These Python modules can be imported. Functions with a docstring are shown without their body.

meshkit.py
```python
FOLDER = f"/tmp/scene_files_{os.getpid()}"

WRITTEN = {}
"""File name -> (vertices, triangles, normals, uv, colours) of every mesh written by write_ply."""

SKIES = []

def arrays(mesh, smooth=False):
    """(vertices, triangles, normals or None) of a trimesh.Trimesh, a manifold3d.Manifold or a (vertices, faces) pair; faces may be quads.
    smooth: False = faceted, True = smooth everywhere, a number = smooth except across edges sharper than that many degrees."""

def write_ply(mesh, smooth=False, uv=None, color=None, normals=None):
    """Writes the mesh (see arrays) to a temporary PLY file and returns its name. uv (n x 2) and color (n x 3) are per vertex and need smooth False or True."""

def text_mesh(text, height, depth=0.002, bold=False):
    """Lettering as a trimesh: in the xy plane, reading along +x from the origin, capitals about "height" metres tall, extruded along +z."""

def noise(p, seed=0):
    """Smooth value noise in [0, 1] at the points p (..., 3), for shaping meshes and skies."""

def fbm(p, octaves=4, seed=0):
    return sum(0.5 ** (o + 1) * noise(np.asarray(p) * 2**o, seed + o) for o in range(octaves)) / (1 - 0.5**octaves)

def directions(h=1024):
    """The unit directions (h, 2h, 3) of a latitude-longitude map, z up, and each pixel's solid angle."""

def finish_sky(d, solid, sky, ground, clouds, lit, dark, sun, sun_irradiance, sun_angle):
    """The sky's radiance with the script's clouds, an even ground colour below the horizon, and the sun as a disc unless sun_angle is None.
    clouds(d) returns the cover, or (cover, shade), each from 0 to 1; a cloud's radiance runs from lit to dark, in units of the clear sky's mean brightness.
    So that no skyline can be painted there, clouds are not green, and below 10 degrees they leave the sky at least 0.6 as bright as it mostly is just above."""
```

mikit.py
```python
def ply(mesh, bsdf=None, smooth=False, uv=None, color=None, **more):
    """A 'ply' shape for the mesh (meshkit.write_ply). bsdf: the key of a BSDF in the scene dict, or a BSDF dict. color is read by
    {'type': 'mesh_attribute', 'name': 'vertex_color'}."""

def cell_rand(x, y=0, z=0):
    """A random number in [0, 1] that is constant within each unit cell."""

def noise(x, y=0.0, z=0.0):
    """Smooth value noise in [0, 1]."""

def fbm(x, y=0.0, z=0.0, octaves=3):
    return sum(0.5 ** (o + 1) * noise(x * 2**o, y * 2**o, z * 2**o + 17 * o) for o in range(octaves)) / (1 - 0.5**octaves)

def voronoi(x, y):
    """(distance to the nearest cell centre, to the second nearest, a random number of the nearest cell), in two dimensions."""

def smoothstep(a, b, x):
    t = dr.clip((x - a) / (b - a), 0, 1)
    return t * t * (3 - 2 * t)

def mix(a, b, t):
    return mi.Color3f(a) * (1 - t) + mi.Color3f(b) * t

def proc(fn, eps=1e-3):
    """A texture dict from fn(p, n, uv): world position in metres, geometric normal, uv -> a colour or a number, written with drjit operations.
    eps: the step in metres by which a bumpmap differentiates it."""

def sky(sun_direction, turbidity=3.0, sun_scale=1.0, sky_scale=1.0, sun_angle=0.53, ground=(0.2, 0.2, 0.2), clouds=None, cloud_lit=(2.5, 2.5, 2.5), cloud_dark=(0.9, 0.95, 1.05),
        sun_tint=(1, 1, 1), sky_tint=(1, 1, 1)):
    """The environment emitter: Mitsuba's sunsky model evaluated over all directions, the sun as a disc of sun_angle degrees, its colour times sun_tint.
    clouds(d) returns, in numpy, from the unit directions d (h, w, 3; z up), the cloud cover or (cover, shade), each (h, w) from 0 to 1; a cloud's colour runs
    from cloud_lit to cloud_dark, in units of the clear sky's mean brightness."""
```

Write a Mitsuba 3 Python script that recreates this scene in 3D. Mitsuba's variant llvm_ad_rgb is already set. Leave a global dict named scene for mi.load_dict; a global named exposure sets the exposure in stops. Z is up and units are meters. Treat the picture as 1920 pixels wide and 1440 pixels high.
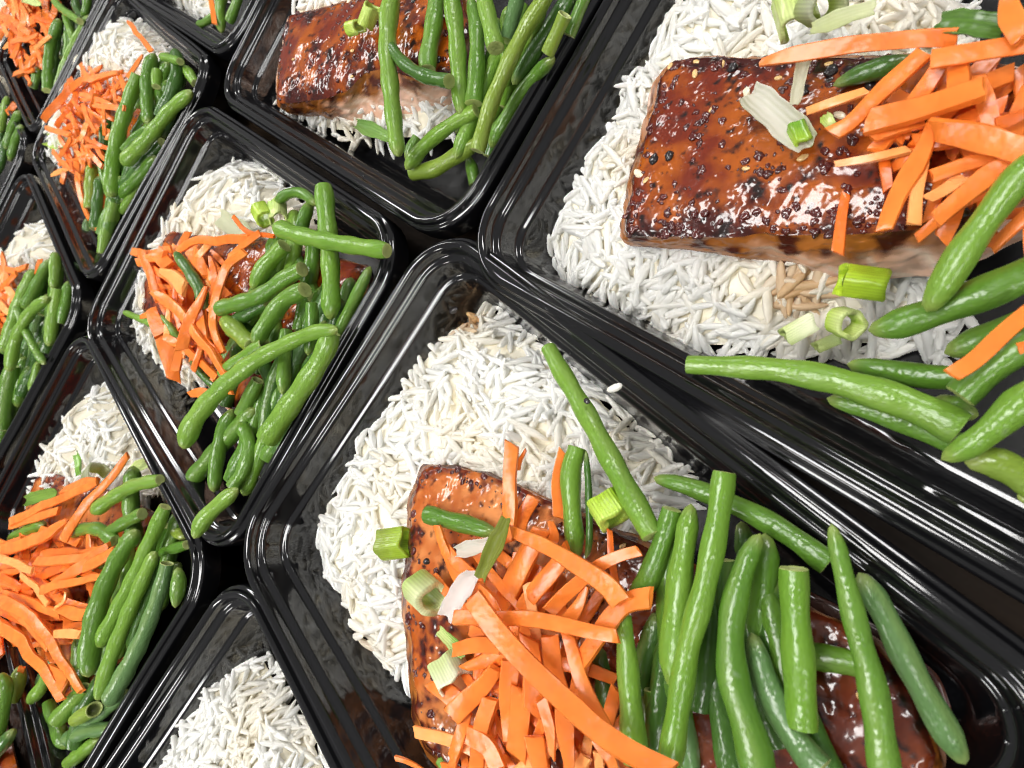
import math, numpy as np, trimesh, mitsuba as mi, mikit, meshkit
import drjit as dr
from scipy.spatial import Delaunay, cKDTree
from shapely.geometry import Polygon, Point
import shapely
scene, labels = {}, {}
MM = 0.001
# ---------------------------------------------------------------- camera (solved from the tray rims)
S = 1.12
F_PX, W_PX, H_PX = 1132.62, 1920, 1440
RCAM = np.array([[0.6312171952556992, 0.5579153498822045, -0.5387906038335726],
                 [0.5461018316061197, -0.8129849997864804, -0.20205984172669697],
                 [-0.5507609662366878, -0.16669088903714507, -0.8178487058020183]])
RIM = 38 * MM
CAM = np.array([0, 0, RIM + 0.14064677 * S])
def P(x, y, z):
    """world point seen at photo pixel (x, y) at height z (mm)"""
    d = np.array([(x - 960) / F_PX, (y - 720) / F_PX, 1.0]) @ RCAM
    return CAM + d * ((z * MM - CAM[2]) / d[2])
def px_len(p, w):
    """size in metres of w photo pixels at point p"""
    return w * float((np.asarray(p) - CAM) @ RCAM[2]) / F_PX
cam_m = np.eye(4)
cam_m[:3, 0], cam_m[:3, 1], cam_m[:3, 2], cam_m[:3, 3] = -RCAM[0], -RCAM[1], RCAM[2], CAM
scene['camera'] = {'type': 'thinlens', 'fov': math.degrees(2 * math.atan(960 / F_PX)), 'fov_axis': 'x', 'near_clip': 0.01, 'far_clip': 20.0,
                   'aperture_radius': 0.00050, 'focus_distance': 0.21, 'to_world': mi.ScalarTransform4f(cam_m.tolist())}
exposure = -0.68
# ---------------------------------------------------------------- light: long ceiling tubes and the soft light of the room
scene['room_light'] = {'type': 'constant', 'radiance': {'type': 'rgb', 'value': [0.40, 0.397, 0.388]}}
def lamp(name, x, y, z, lx, ly, power, label, rot=0.0):
    m = mi.ScalarTransform4f().translate([x, y, z]).rotate([0, 0, 1], rot).rotate([1, 0, 0], 180).scale([lx / 2, ly / 2, 1])
    scene[name] = {'type': 'rectangle', 'to_world': m, 'emitter': {'type': 'area', 'radiance': {'type': 'rgb', 'value': [power, power * 0.985, power * 0.955]}}}
    labels[name] = {'label': label, 'category': 'ceiling lamp', 'group': 'ceiling lamps above the table'}
LAMP_POWER = 25
for i_, (x_, y_, l_) in enumerate([(-0.185, -0.375, 'ceiling panel lamp right above the table'), (-2.65, -0.375, 'ceiling panel lamp beyond the far left trays'), (2.28, -0.375, 'ceiling panel lamp to the right of the table'),
        (-0.185, 2.07, 'ceiling panel lamp beyond the top trays'), (-2.65, 2.07, 'ceiling panel lamp far off toward the top left corner'), (-0.185, -2.82, 'ceiling panel lamp beyond the bottom trays')]):
    lamp('ceiling_lamp' + (f'_{i_:03d}' if i_ else ''), x_, y_, 1.95, 0.57, 1.24, LAMP_POWER, l_)
# ---------------------------------------------------------------- materials
N, FB, SS, MIX = mikit.noise, mikit.fbm, mikit.smoothstep, mikit.mix
def mat(key, d):
    scene[key] = {'type': 'twosided', 'bsdf': d}
def bump(d, fn, scale, eps=1e-4):
    return {'type': 'bumpmap', 'tex': mikit.proc(fn, eps), 'scale': scale, 'bsdf': d}
VC = {'type': 'mesh_attribute', 'name': 'vertex_color'}
def n3(p, s): return N(p.x * s, p.y * s, p.z * s)
def f3(p, s, o=3): return FB(p.x * s, p.y * s, p.z * s, o)
mat('m_plastic', {'type': 'principled', 'base_color': {'type': 'rgb', 'value': [0.005, 0.005, 0.006]}, 'specular': 0.80,
                  'roughness': 0.07})
scene['m_rice'] = {'type': 'blendbsdf', 'weight': 0.55, 'a': {'type': 'twosided', 'bsdf': {'type': 'principled', 'base_color': VC, 'roughness': 0.38, 'specular': 0.4}}, 'b': {'type': 'principledthin', 'base_color': VC, 'roughness': 0.4, 'diff_trans': 1.0, 'spec_trans': 0.0, 'eta': 1.3}}
mat('m_tray_floor', {'type': 'principled', 'base_color': {'type': 'rgb', 'value': [0.007, 0.007, 0.0075]}, 'specular': 0.28, 'roughness': mikit.proc(lambda p, n, uv: 0.34 + 0.12 * f3(p, 40.0))})
mat('m_rice_bed', {'type': 'principled', 'base_color': mikit.proc(lambda p, n, uv: MIX((0.82, 0.75, 0.57), (0.91, 0.88, 0.78), n3(p, 260.0))), 'roughness': 0.6})
mat('m_bean', bump({'type': 'principled', 'base_color': VC, 'roughness': mikit.proc(lambda p, n, uv: 0.17 + 0.18 * n3(p, 420.0)), 'specular': 0.55},
                   lambda p, n, uv: 0.55 * n3(p, 1300.0) + 0.45 * f3(p, 420.0, 2), 0.00022))
def carrot(key, a, b):
    tex = mikit.proc(lambda p, n, uv: MIX(a, b, f3(p, 230.0, 2)))
    mat(key, bump({'type': 'principled', 'base_color': tex, 'roughness': 0.27, 'specular': 0.5}, lambda p, n, uv: f3(p, 500.0, 2), 0.00016))
carrot('m_carrot', (0.70, 0.145, 0.015), (0.84, 0.235, 0.038))
carrot('m_carrot_deep', (0.62, 0.105, 0.008), (0.76, 0.165, 0.018))
carrot('m_carrot_pale', (0.82, 0.28, 0.065), (0.89, 0.38, 0.12))
mat('m_scallion', bump({'type': 'principled', 'base_color': VC, 'roughness': 0.25, 'specular': 0.5}, lambda p, n, uv: n3(p, 500.0), 0.0003))
scene['m_scallion_thin'] = bump({'type': 'principledthin', 'base_color': VC, 'roughness': 0.25, 'diff_trans': 0.9, 'spec_trans': 0.25, 'eta': 1.4}, lambda p, n, uv: n3(p, 500.0), 0.0003)
def glaze_bump(p, n, uv): return f3(p, 260.0, 3) + 0.35 * n3(p, 900.0)
mat('m_glaze', bump({'type': 'principled', 'base_color': VC, 'roughness': 0.12, 'specular': 0.45, 'clearcoat': 0.9, 'clearcoat_gloss': 0.97}, glaze_bump, 0.00038))
mat('m_flesh', bump({'type': 'principled', 'base_color': VC, 'roughness': 0.26, 'specular': 0.5, 'clearcoat': 0.5, 'clearcoat_gloss': 0.95}, lambda p, n, uv: FB(p.x * 240.0, p.z * 500.0, p.y * 240.0, 3), 0.0008))
mat('m_drop', {'type': 'principled', 'base_color': {'type': 'rgb', 'value': [0.01, 0.01, 0.012]}, 'roughness': 0.03, 'specular': 0.9})
mat('m_pepper', {'type': 'principled', 'base_color': {'type': 'rgb', 'value': [0.012, 0.009, 0.010]}, 'roughness': 0.12, 'clearcoat': 1.0})
mat('m_crust', {'type': 'principled', 'base_color': mikit.proc(lambda p, n, uv: MIX((0.10, 0.010, 0.006), (0.035, 0.006, 0.006), n3(p, 500.0))), 'roughness': 0.10, 'specular': 0.6, 'clearcoat': 1.0, 'clearcoat_gloss': 0.97})
mat('m_sesame', {'type': 'principled', 'base_color': {'type': 'rgb', 'value': [0.62, 0.40, 0.16]}, 'roughness': 0.2, 'clearcoat': 0.8})
mat('m_garlic', {'type': 'principled', 'base_color': {'type': 'rgb', 'value': [0.75, 0.66, 0.48]}, 'roughness': 0.25, 'clearcoat': 0.6})
mat('m_sauce', {'type': 'principled', 'base_color': mikit.proc(lambda p, n, uv: MIX((0.035, 0.006, 0.003), (0.10, 0.020, 0.005), f3(p, 120.0))), 'roughness': 0.08, 'clearcoat': 1.0})
mat('m_table', {'type': 'principled', 'specular': 0.08, 'base_color': mikit.proc(lambda p, n, uv: MIX((0.018, 0.012, 0.008), (0.035, 0.022, 0.014), FB(p.x * 30.0, p.y * 300.0, 0.0, 3))), 'roughness': 0.45})
# ---------------------------------------------------------------- helpers
count = {}
def key_of(name):
    n = count.get(name, 0); count[name] = n + 1
    return name if n == 0 else f'{name}_{n:03d}'
used_labels = set()
def thing(name, label, cat, group=None, kind=None):
    k = key_of(name)
    labels[k] = {'label': label, 'category': cat}
    if group: labels[k]['group'] = group
    if kind: labels[k]['kind'] = kind
    return k
def part(parent, name, shape, label=None, kind=None):
    k = key_of(parent + '__' + name)
    scene[k] = shape
    if label or kind:
        labels[k] = {}
        if label: labels[k]['label'] = label
        if kind: labels[k]['kind'] = kind
    return k
def spline(pts, n):
    pts = np.asarray(pts, float)
    if len(pts) == 2: pts = np.vstack([pts[0], pts.mean(0), pts[1]])
    q = np.vstack([2 * pts[0] - pts[1], pts, 2 * pts[-1] - pts[-2]])
    out = []
    for i in range(1, len(q) - 2):
        t = np.linspace(0, 1, 24, endpoint=(i == len(q) - 3))[:, None]
        a, b, c, d = q[i - 1], q[i], q[i + 1], q[i + 2]
        out.append(0.5 * (2 * b + (c - a) * t + (2 * a - 5 * b + 4 * c - d) * t ** 2 + (3 * b - a - 3 * c + d) * t ** 3))
    c = np.vstack(out)
    s = np.r_[0, np.cumsum(np.linalg.norm(np.diff(c, axis=0), axis=1))]
    u = np.linspace(0, s[-1], n)
    return np.stack([np.interp(u, s, c[:, k]) for k in range(3)], 1), s[-1]
def frames(c, up=(0, 0, 1)):
    t = np.gradient(c, axis=0); t /= np.linalg.norm(t, axis=1, keepdims=True) + 1e-12
    a = np.cross(t, np.asarray(up, float)); bad = np.linalg.norm(a, axis=1) < 0.15
    a[bad] = np.cross(t[bad], [1.0, 0.2, 0])
    a /= np.linalg.norm(a, axis=1, keepdims=True)
    return t, a, np.cross(a, t)
def grid_faces(rows, cols, off=0, wrap=True):
    i, j = np.meshgrid(np.arange(rows - 1), np.arange(cols if wrap else cols - 1), indexing='ij')
    i, j = i.ravel(), j.ravel(); k = (j + 1) % cols
    a, b, c, d = i * cols + j, i * cols + k, (i + 1) * cols + k, (i + 1) * cols + j
    return np.vstack([np.stack([a, b, c], 1), np.stack([a, c, d], 1)]) + off
def vnoise(p, s, seed=0):
    """smooth numpy value noise in [0, 1] of points (n, 3) at frequency s"""
    q = p * s + seed * 17.31; i = np.floor(q).astype(np.int64); f = q - i; f = f * f * (3 - 2 * f)
    def h(a, b, c):
        x = (i[:, 0] + a) * 374761393 + (i[:, 1] + b) * 668265263 + (i[:, 2] + c) * 2147483647
        x = (x ^ (x >> 13)) * 1274126177
        return ((x ^ (x >> 16)) & 0xFFFFFF) / 16777215.0
    r = 0
    for a in (0, 1):
        for b in (0, 1):
            for c in (0, 1):
                r = r + h(a, b, c) * np.abs(1 - a - f[:, 0]) * np.abs(1 - b - f[:, 1]) * np.abs(1 - c - f[:, 2])
    return r
def vfbm(p, s, o=3, seed=0): return sum(0.5 ** (k + 1) * vnoise(p, s * 2 ** k, seed + k) for k in range(o)) / (1 - 0.5 ** o)
# ---------------------------------------------------------------- table and trays
k = 'table_top'
tv = np.array([[-3, -3, 0], [2, -3, 0], [2, 3, 0], [-3, 3, 0.0]])
scene[k] = mikit.ply((tv, np.array([[0, 1, 2], [0, 2, 3]])), 'm_table')
labels[k] = {'label': 'brown table top under the black meal trays', 'kind': 'structure'}
TL, TW, RC = 0.2 * S, 0.14391 * S, 0.0235
PROFILE = [(-1.5, 26), (-2.0, 31), (-2.1, 33.6), (-1.9, 34.6), (-1.4, 35.2), (-0.7, 35.5), (-0.2, 35.9), (0.05, 36.6), (0.3, 37.3), (0.75, 37.8), (1.4, 38.0), (2.0, 37.92), (2.6, 37.72), (3.1, 37.40), (3.5, 36.9), (3.7, 36.0), (3.85, 34.7),
           (4.15, 33.8), (4.6, 33.4), (5.2, 33.18), (5.9, 33.05), (6.4, 32.85), (6.85, 32.4), (7.1, 31.5), (8.2, 26.4), (8.5, 25.4), (8.95, 24.95), (9.6, 24.7), (10.2, 24.5), (10.65, 24.1), (11.0, 23.2), (12.3, 16),
           (13.8, 8.6), (14.7, 5.6), (15.9, 3.6), (17.6, 2.3), (19.8, 1.65), (22.0, 1.45), (23.3, 1.4)]
def chaikin(p, n=2):
    p = np.asarray(p, float)
    for _ in range(n):
        q = np.empty((2 * len(p) - 2, p.shape[1])); q[0::2] = 0.75 * p[:-1] + 0.25 * p[1:]; q[1::2] = 0.25 * p[:-1] + 0.75 * p[1:]
        p = np.vstack([p[:1], q, p[-1:]])
    return p
def ring(d, z, nc=28, seed=0):
    hx, hy, r = TL / 2 - RC, TW / 2 - RC, RC - d
    out = []
    for cx, cy, a0 in ((hx, hy, 0), (-hx, hy, 90), (-hx, -hy, 180), (hx, -hy, 270)):
        a = np.radians(a0 + np.linspace(0, 90, nc))
        out.append(np.stack([cx + r * np.cos(a), cy + r * np.sin(a)], 1))
    o = np.vstack(out)
    # a few points along the straight sides so that the thin plastic can bow a little
    nxt = np.roll(o, -1, axis=0); res = []
    for i in range(len(o)):
        res.append(o[i])
        if np.linalg.norm(nxt[i] - o[i]) > 0.02:
            res += [o[i] + (nxt[i] - o[i]) * t for t in np.linspace(0, 1, 12)[1:-1]]
    o = np.array(res)
    return np.c_[o, np.full(len(o), z)]
def make_tray(x, y, rot, label, seed):
    t = thing('meal_tray', label, 'food tray', 'black plastic meal trays on the table')
    prof = chaikin([(d * MM, z * MM) for d, z in PROFILE], 2)
    rows = [ring(d, z) for d, z in prof]
    rows.append(rows[-1] * [0.6, 0.5, 1]); rows.append(rows[-1] * [0.02, 0.02, 1])
    cols = len(rows[0])
    v = np.vstack(rows)
    rg = np.random.default_rng(seed)
    lump = (vnoise(v, 22.0, seed) - 0.5) * 0.0006 + (vnoise(v, 8.0, seed + 3) - 0.5) * 0.0014
    v[:, 2] += lump * np.clip((v[:, 2] - 0.004) / 0.02, 0, 1)
    v[:, 0] += (vnoise(v * [1, 1, 0], 14.0, seed + 5) - 0.5) * 0.0016; v[:, 1] += (vnoise(v * [1, 1, 0], 14.0, seed + 9) - 0.5) * 0.0016
    cut = int(np.argmax(prof[:, 0] > 7.0 * MM))
    M = mi.ScalarTransform4f().translate([x, y, 0]).rotate([0, 0, 1], math.degrees(rot))
    n = len(rows)
    part(t, 'rim', {**mikit.ply((v[:(cut + 1) * cols], grid_faces(cut + 1, cols)), 'm_plastic', smooth=True), 'to_world': M})
    # the basin starts on the rim's last ring; normals of both agree there closely
    b = v[cut * cols:]
    c2 = int(np.argmax(prof[:, 0] > 19.5 * MM)) - cut
    part(t, 'basin', {**mikit.ply((b[:(c2 + 1) * cols], grid_faces(c2 + 1, cols)), 'm_plastic', smooth=True), 'to_world': M})
    part(t, 'floor', {**mikit.ply((b[c2 * cols:], grid_faces(n - cut - c2, cols)), 'm_tray_floor', smooth=True), 'to_world': M})
    return t
TRAYS = {'A': (-0.0584, -0.0764, -0.81), 'B': (-0.0462, 0.0697, 4.65), 'C': (-0.2521, 0.0600, 2.48), 'D': (-0.2636, -0.0907, 2.82), 'E': (-0.4721, -0.0718, -2.52), 'F': (-0.2612, -0.2359, 1.04),
         'G': (-0.0532, -0.2234, -1.64), 'H': (-0.4786, -0.2246, -2.81), 'I': (-0.6887, -0.0515, -3.17), 'J': (-0.4607, 0.0740, 0.43), 'K': (-0.697, -0.204, -2.0), 'L': (-0.4700, -0.3740, 0.0), 'M': (-0.2580, -0.4000, 0.5)}
TRAY_LABEL = {'A': 'large front centre tray with rice, glazed fillet, carrot shreds and tall beans', 'B': 'upper right tray with the biggest dark glazed fillet', 'C': 'top centre tray with a glazed fillet under parallel beans',
              'D': 'middle left tray with carrot shreds left and beans crossing its right rim', 'E': 'upper left tray, narrow strip of rice, orange heap hanging over its left rim', 'F': 'lower left tray full of carrot shreds with rice at its top',
              'G': 'bottom tray that shows only plain white rice', 'H': 'tray cut by the left edge, long beans beside pale rice', 'I': 'tray in the top left corner with an orange heap', 'J': 'tray at the top edge showing only its lower corner',
              'K': 'small far tray at the left edge below the top left corner tray', 'L': 'tray mostly hidden at the left edge below the long beans', 'M': 'tray in the bottom left corner, almost wholly out of view'}
TN = {'A': 'the front centre tray', 'B': 'the upper right tray', 'C': 'the top centre tray', 'D': 'the middle left tray', 'E': 'the upper left tray', 'F': 'the lower left tray', 'G': 'the bottom tray',
      'H': 'the left edge tray', 'I': 'the top left corner tray', 'J': 'the top edge tray', 'K': 'the far left small tray', 'L': 'the hidden left tray', 'M': 'the bottom left corner tray'}
for i, (q, (x, y, r)) in enumerate(TRAYS.items()):
    if q in 'L': continue
    make_tray(x * S, y * S, math.radians(r), TRAY_LABEL[q], 11 + 7 * i)
def inside_tray(q, xy, margin=0.012):
    x, y, r = TRAYS[q]; d = np.asarray(xy) - [x * S, y * S]; c, s = math.cos(math.radians(r)), math.sin(math.radians(r))
    u, v = d[..., 0] * c + d[..., 1] * s, -d[..., 0] * s + d[..., 1] * c
    return (np.abs(u) < TL / 2 - margin) & (np.abs(v) < TW / 2 - margin)
def into_tray(q, xy, margin=0.013):
    x, y, r = TRAYS[q]; d = np.asarray(xy) - [x * S, y * S]; c, s = math.cos(math.radians(r)), math.sin(math.radians(r))
    u, v = np.clip(d[..., 0] * c + d[..., 1] * s, -TL / 2 + margin, TL / 2 - margin), np.clip(-d[..., 0] * s + d[..., 1] * c, -TW / 2 + margin, TW / 2 - margin)
    return np.stack([u * c - v * s + x * S, u * s + v * c + y * S], -1)
# ---------------------------------------------------------------- rice
def grain_template(seed):
    rg = np.random.default_rng(seed)
    n, m = 8, 7
    u = np.array([-1, -0.93, -0.70, -0.25, 0.25, 0.70, 0.92, 1.0])
    prof = np.array([0.06, 0.34, 0.70, 1.0, 1.0, 0.80, 0.48, 0.10]) * (1 + rg.uniform(-0.07, 0.07, n))
    bend, bend2 = rg.uniform(-0.10, 0.10), rg.uniform(-0.03, 0.03)
    a = np.arange(m) * 2 * np.pi / m + rg.uniform(0, 1)
    v = np.zeros((n, m, 3))
    v[..., 0] = u[:, None]
    v[..., 1] = prof[:, None] * np.cos(a) * 1.08
    v[..., 2] = prof[:, None] * np.sin(a) * 0.90
    # x is scaled by half length, y and z by radius; bend is given in half lengths and added later
    return v.reshape(-1, 3), np.repeat(bend * (1 - u ** 2) + bend2 * u, m), grid_faces(n, m)
GT = [grain_template(s) for s in range(9)]
def grains(pos, yaw, pitch, hl, rad, rg, warm):
    """one mesh (vertices, faces, colours) of rice grains"""
    V, Fc, C = [], [], []; off = 0
    for i in range(len(pos)):
        v, b, f = GT[int(rg.integers(len(GT)))]
        q = v * [hl[i], rad[i], rad[i]]; q[:, 1] += b * hl[i]
        cy, sy, cp, sp = math.cos(yaw[i]), math.sin(yaw[i]), math.cos(pitch[i]), math.sin(pitch[i])
        ro = rg.uniform(0, 6.28); cr, sr = math.cos(ro), math.sin(ro)
        q = np.stack([q[:, 0], q[:, 1] * cr - q[:, 2] * sr, q[:, 1] * sr + q[:, 2] * cr], 1)
        q = np.stack([q[:, 0] * cp - q[:, 2] * sp, q[:, 1], q[:, 0] * sp + q[:, 2] * cp], 1)
        q = np.stack([q[:, 0] * cy - q[:, 1] * sy, q[:, 0] * sy + q[:, 1] * cy, q[:, 2]], 1) + pos[i]
        V.append(q); Fc.append(f + off); off += len(q)
        w = np.clip(warm[i] + rg.uniform(-0.12, 0.12), 0, 1); brown = max(0.0, min(1.0, (warm[i] - 0.55) / 0.45)); base = np.array([0.885, 0.885, 0.86]) * (1 - w) + np.array([0.84, 0.76, 0.58]) * w
        base = base * (1 - brown) + np.array([0.62, 0.34, 0.11]) * brown
        C.append(np.tile(base, (len(q), 1)))
    return np.vstack(V), np.vstack(Fc), np.vstack(C)
RICE_TOP = {}
def rice(q, poly, zb, hmax, n, label, seed, z0=3.0, singles=0, ramp=13.0, fringe=0.13, stains=(), hl=7.4, rad=1.30):
    rg = np.random.default_rng(seed); n = int(n * 0.68)
    w = np.array([P(x, y, zb)[:2] for x, y in poly])
    pg = Polygon(w).buffer(0)
    if pg.geom_type != 'Polygon': pg = max(pg.geoms, key=lambda g: g.area)
    def height(xy):
        d = shapely.distance(pg.exterior, shapely.points(xy)); d = np.where(shapely.contains_xy(pg, xy[:, 0], xy[:, 1]), d, -d)
        p3 = np.c_[xy, np.zeros(len(xy))]
        return z0 * MM + hmax * MM * (1 - np.exp(-np.maximum(d, 0) / (ramp * MM))) + (vnoise(p3, 70.0, seed) - 0.5) * 8 * MM * np.clip(d / 0.012, 0, 1) + (vnoise(p3, 160.0, seed + 2) - 0.5) * 3.0 * MM * np.clip(d / 0.006, 0, 1), d
    RICE_TOP[q] = height
    t = thing('rice_bed', label, 'rice', 'beds of white rice in the trays', kind='stuff' if not singles else None)
    # the packed inside of the bed
    g = 2.2 * MM; x0, y0, x1, y1 = pg.bounds
    gx, gy = np.meshgrid(np.arange(x0, x1, g), np.arange(y0, y1, g)); xy = np.stack([gx.ravel(), gy.ravel()], 1) + rg.uniform(-0.3, 0.3, (gx.size, 2)) * g
    xy = xy[shapely.contains_xy(pg.buffer(-2.0 * MM), xy[:, 0], xy[:, 1])]
    z, d = height(xy); tri = Delaunay(xy).simplices
    e = np.max([np.linalg.norm(xy[tri[:, a]] - xy[tri[:, b]], axis=1) for a, b in ((0, 1), (1, 2), (2, 0))], axis=0)
    core = (np.c_[xy, z - 1.2 * MM], tri[e < 4 * g])
    # the grains
    pos = []
    while len(pos) < n:
        c = rg.uniform([x0, y0], [x1, y1], (4 * n, 2)); c = c[shapely.contains_xy(pg, c[:, 0], c[:, 1])]; pos += list(c)
    pos = np.array(pos[:n])
    ne = int(n * fringe); s = rg.uniform(0, pg.exterior.length, ne)
    edge = np.array([pg.exterior.interpolate(a).coords[0] for a in s]) + rg.normal(0, 1.3 * MM, (ne, 2)); pos = np.vstack([pos, edge]); outw = np.r_[np.zeros(n, bool), np.ones(ne, bool)]
    ok = inside_tray(q, pos, 0.0105)
    if ok.sum() > 60: pos, outw = pos[ok], outw[ok]
    else: pos = into_tray(q, pos, 0.0105)
    z, d = height(pos)
    e = 1.5 * MM
    zx, _ = height(pos + [e, 0]); zy, _ = height(pos + [0, e]); gx, gy = (zx - z) / e, (zy - z) / e
    yaw = np.where(rg.random(len(pos)) < 0.55, 9.0 * vnoise(np.c_[pos, np.zeros(len(pos))], 55.0, seed + 6) + rg.normal(0, 0.45, len(pos)), rg.uniform(0, 2 * np.pi, len(pos)))
    cen = np.array(pg.centroid.coords[0]); outa = np.arctan2(-gy, -gx) + rg.normal(0, 0.6, len(pos)); yaw = np.where(outw & (rg.random(len(pos)) < 0.7), outa, yaw); pitch = np.arctan(np.clip(gx * np.cos(yaw) + gy * np.sin(yaw), -1.2, 1.2)) * 0.9 + rg.normal(0, 0.21, len(pos))
    zz = z + rg.normal(0.1, 0.75, len(pos)) * MM
    half = hl * MM * rg.uniform(0.62, 1.15, len(pos)); rr = rad * MM * rg.uniform(0.85, 1.15, len(pos))
    zz = np.maximum(zz, (2.4 * MM + half * np.abs(np.sin(pitch))))
    p3 = np.c_[pos, zz]
    warm = np.clip(1.3 * (vnoise(p3, 60.0, seed + 4) - 0.52), 0, 0.5)
    pixel = lambda p: ((p - CAM) @ RCAM.T)
    for (sx, sy, sr, sa) in stains:
        c = pixel(p3); u = np.stack([c[:, 0] / c[:, 2] * F_PX + 960, c[:, 1] / c[:, 2] * F_PX + 720], 1)
        warm = np.maximum(warm, sa * np.exp(-((u - [sx, sy]) ** 2).sum(1) / sr ** 2))
    V, Fc, C = grains(p3, yaw, pitch, half, rr, rg, warm)
    per = GT[0][0].shape[0]; pf = GT[0][2].shape[0]
    if not singles:
        v = np.vstack([V, core[0]]); f = np.vstack([Fc, core[1] + len(V)]); c = np.vstack([C, np.tile([0.88, 0.82, 0.66], (len(core[0]), 1))])
        scene[t] = mikit.ply((v, f), 'm_rice', smooth=True, color=c)
        return t
    part(t, 'rice_core', mikit.ply(core, 'm_rice_bed', smooth=True), 'packed rice under the loose grains')
    # grains that show largest: on top, in the frame, near the camera
    c = pixel(p3); u = np.stack([c[:, 0] / c[:, 2] * F_PX + 960, c[:, 1] / c[:, 2] * F_PX + 720], 1)
    score = zz * 120 - c[:, 2] * 8 + rg.uniform(0, 1, len(pos)) + (d < 3 * MM) * 1.5
    score[(u[:, 0] < 0) | (u[:, 0] > 1920) | (u[:, 1] < 0) | (u[:, 1] > 1440)] = -99
    top = set(np.argsort(-score)[:singles].tolist())
    rest = np.array([i for i in range(len(pos)) if i not in top])
    vi = (rest[:, None] * per + np.arange(per)).ravel(); fi = (rest[:, None] * pf + np.arange(pf)).ravel()
    remap = -np.ones(len(V), int); remap[vi] = np.arange(len(vi))
    part(t, 'rice_grains', mikit.ply((V[vi], remap[Fc[fi]]), 'm_rice', smooth=True, color=C[vi]), kind='stuff')
    for i in sorted(top):
        a = i * per
        part(t, 'rice_grain', mikit.ply((V[a:a + per], Fc[i * pf:(i + 1) * pf] - a), 'm_rice', smooth=True, color=C[a:a + per]))
    return t
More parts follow.
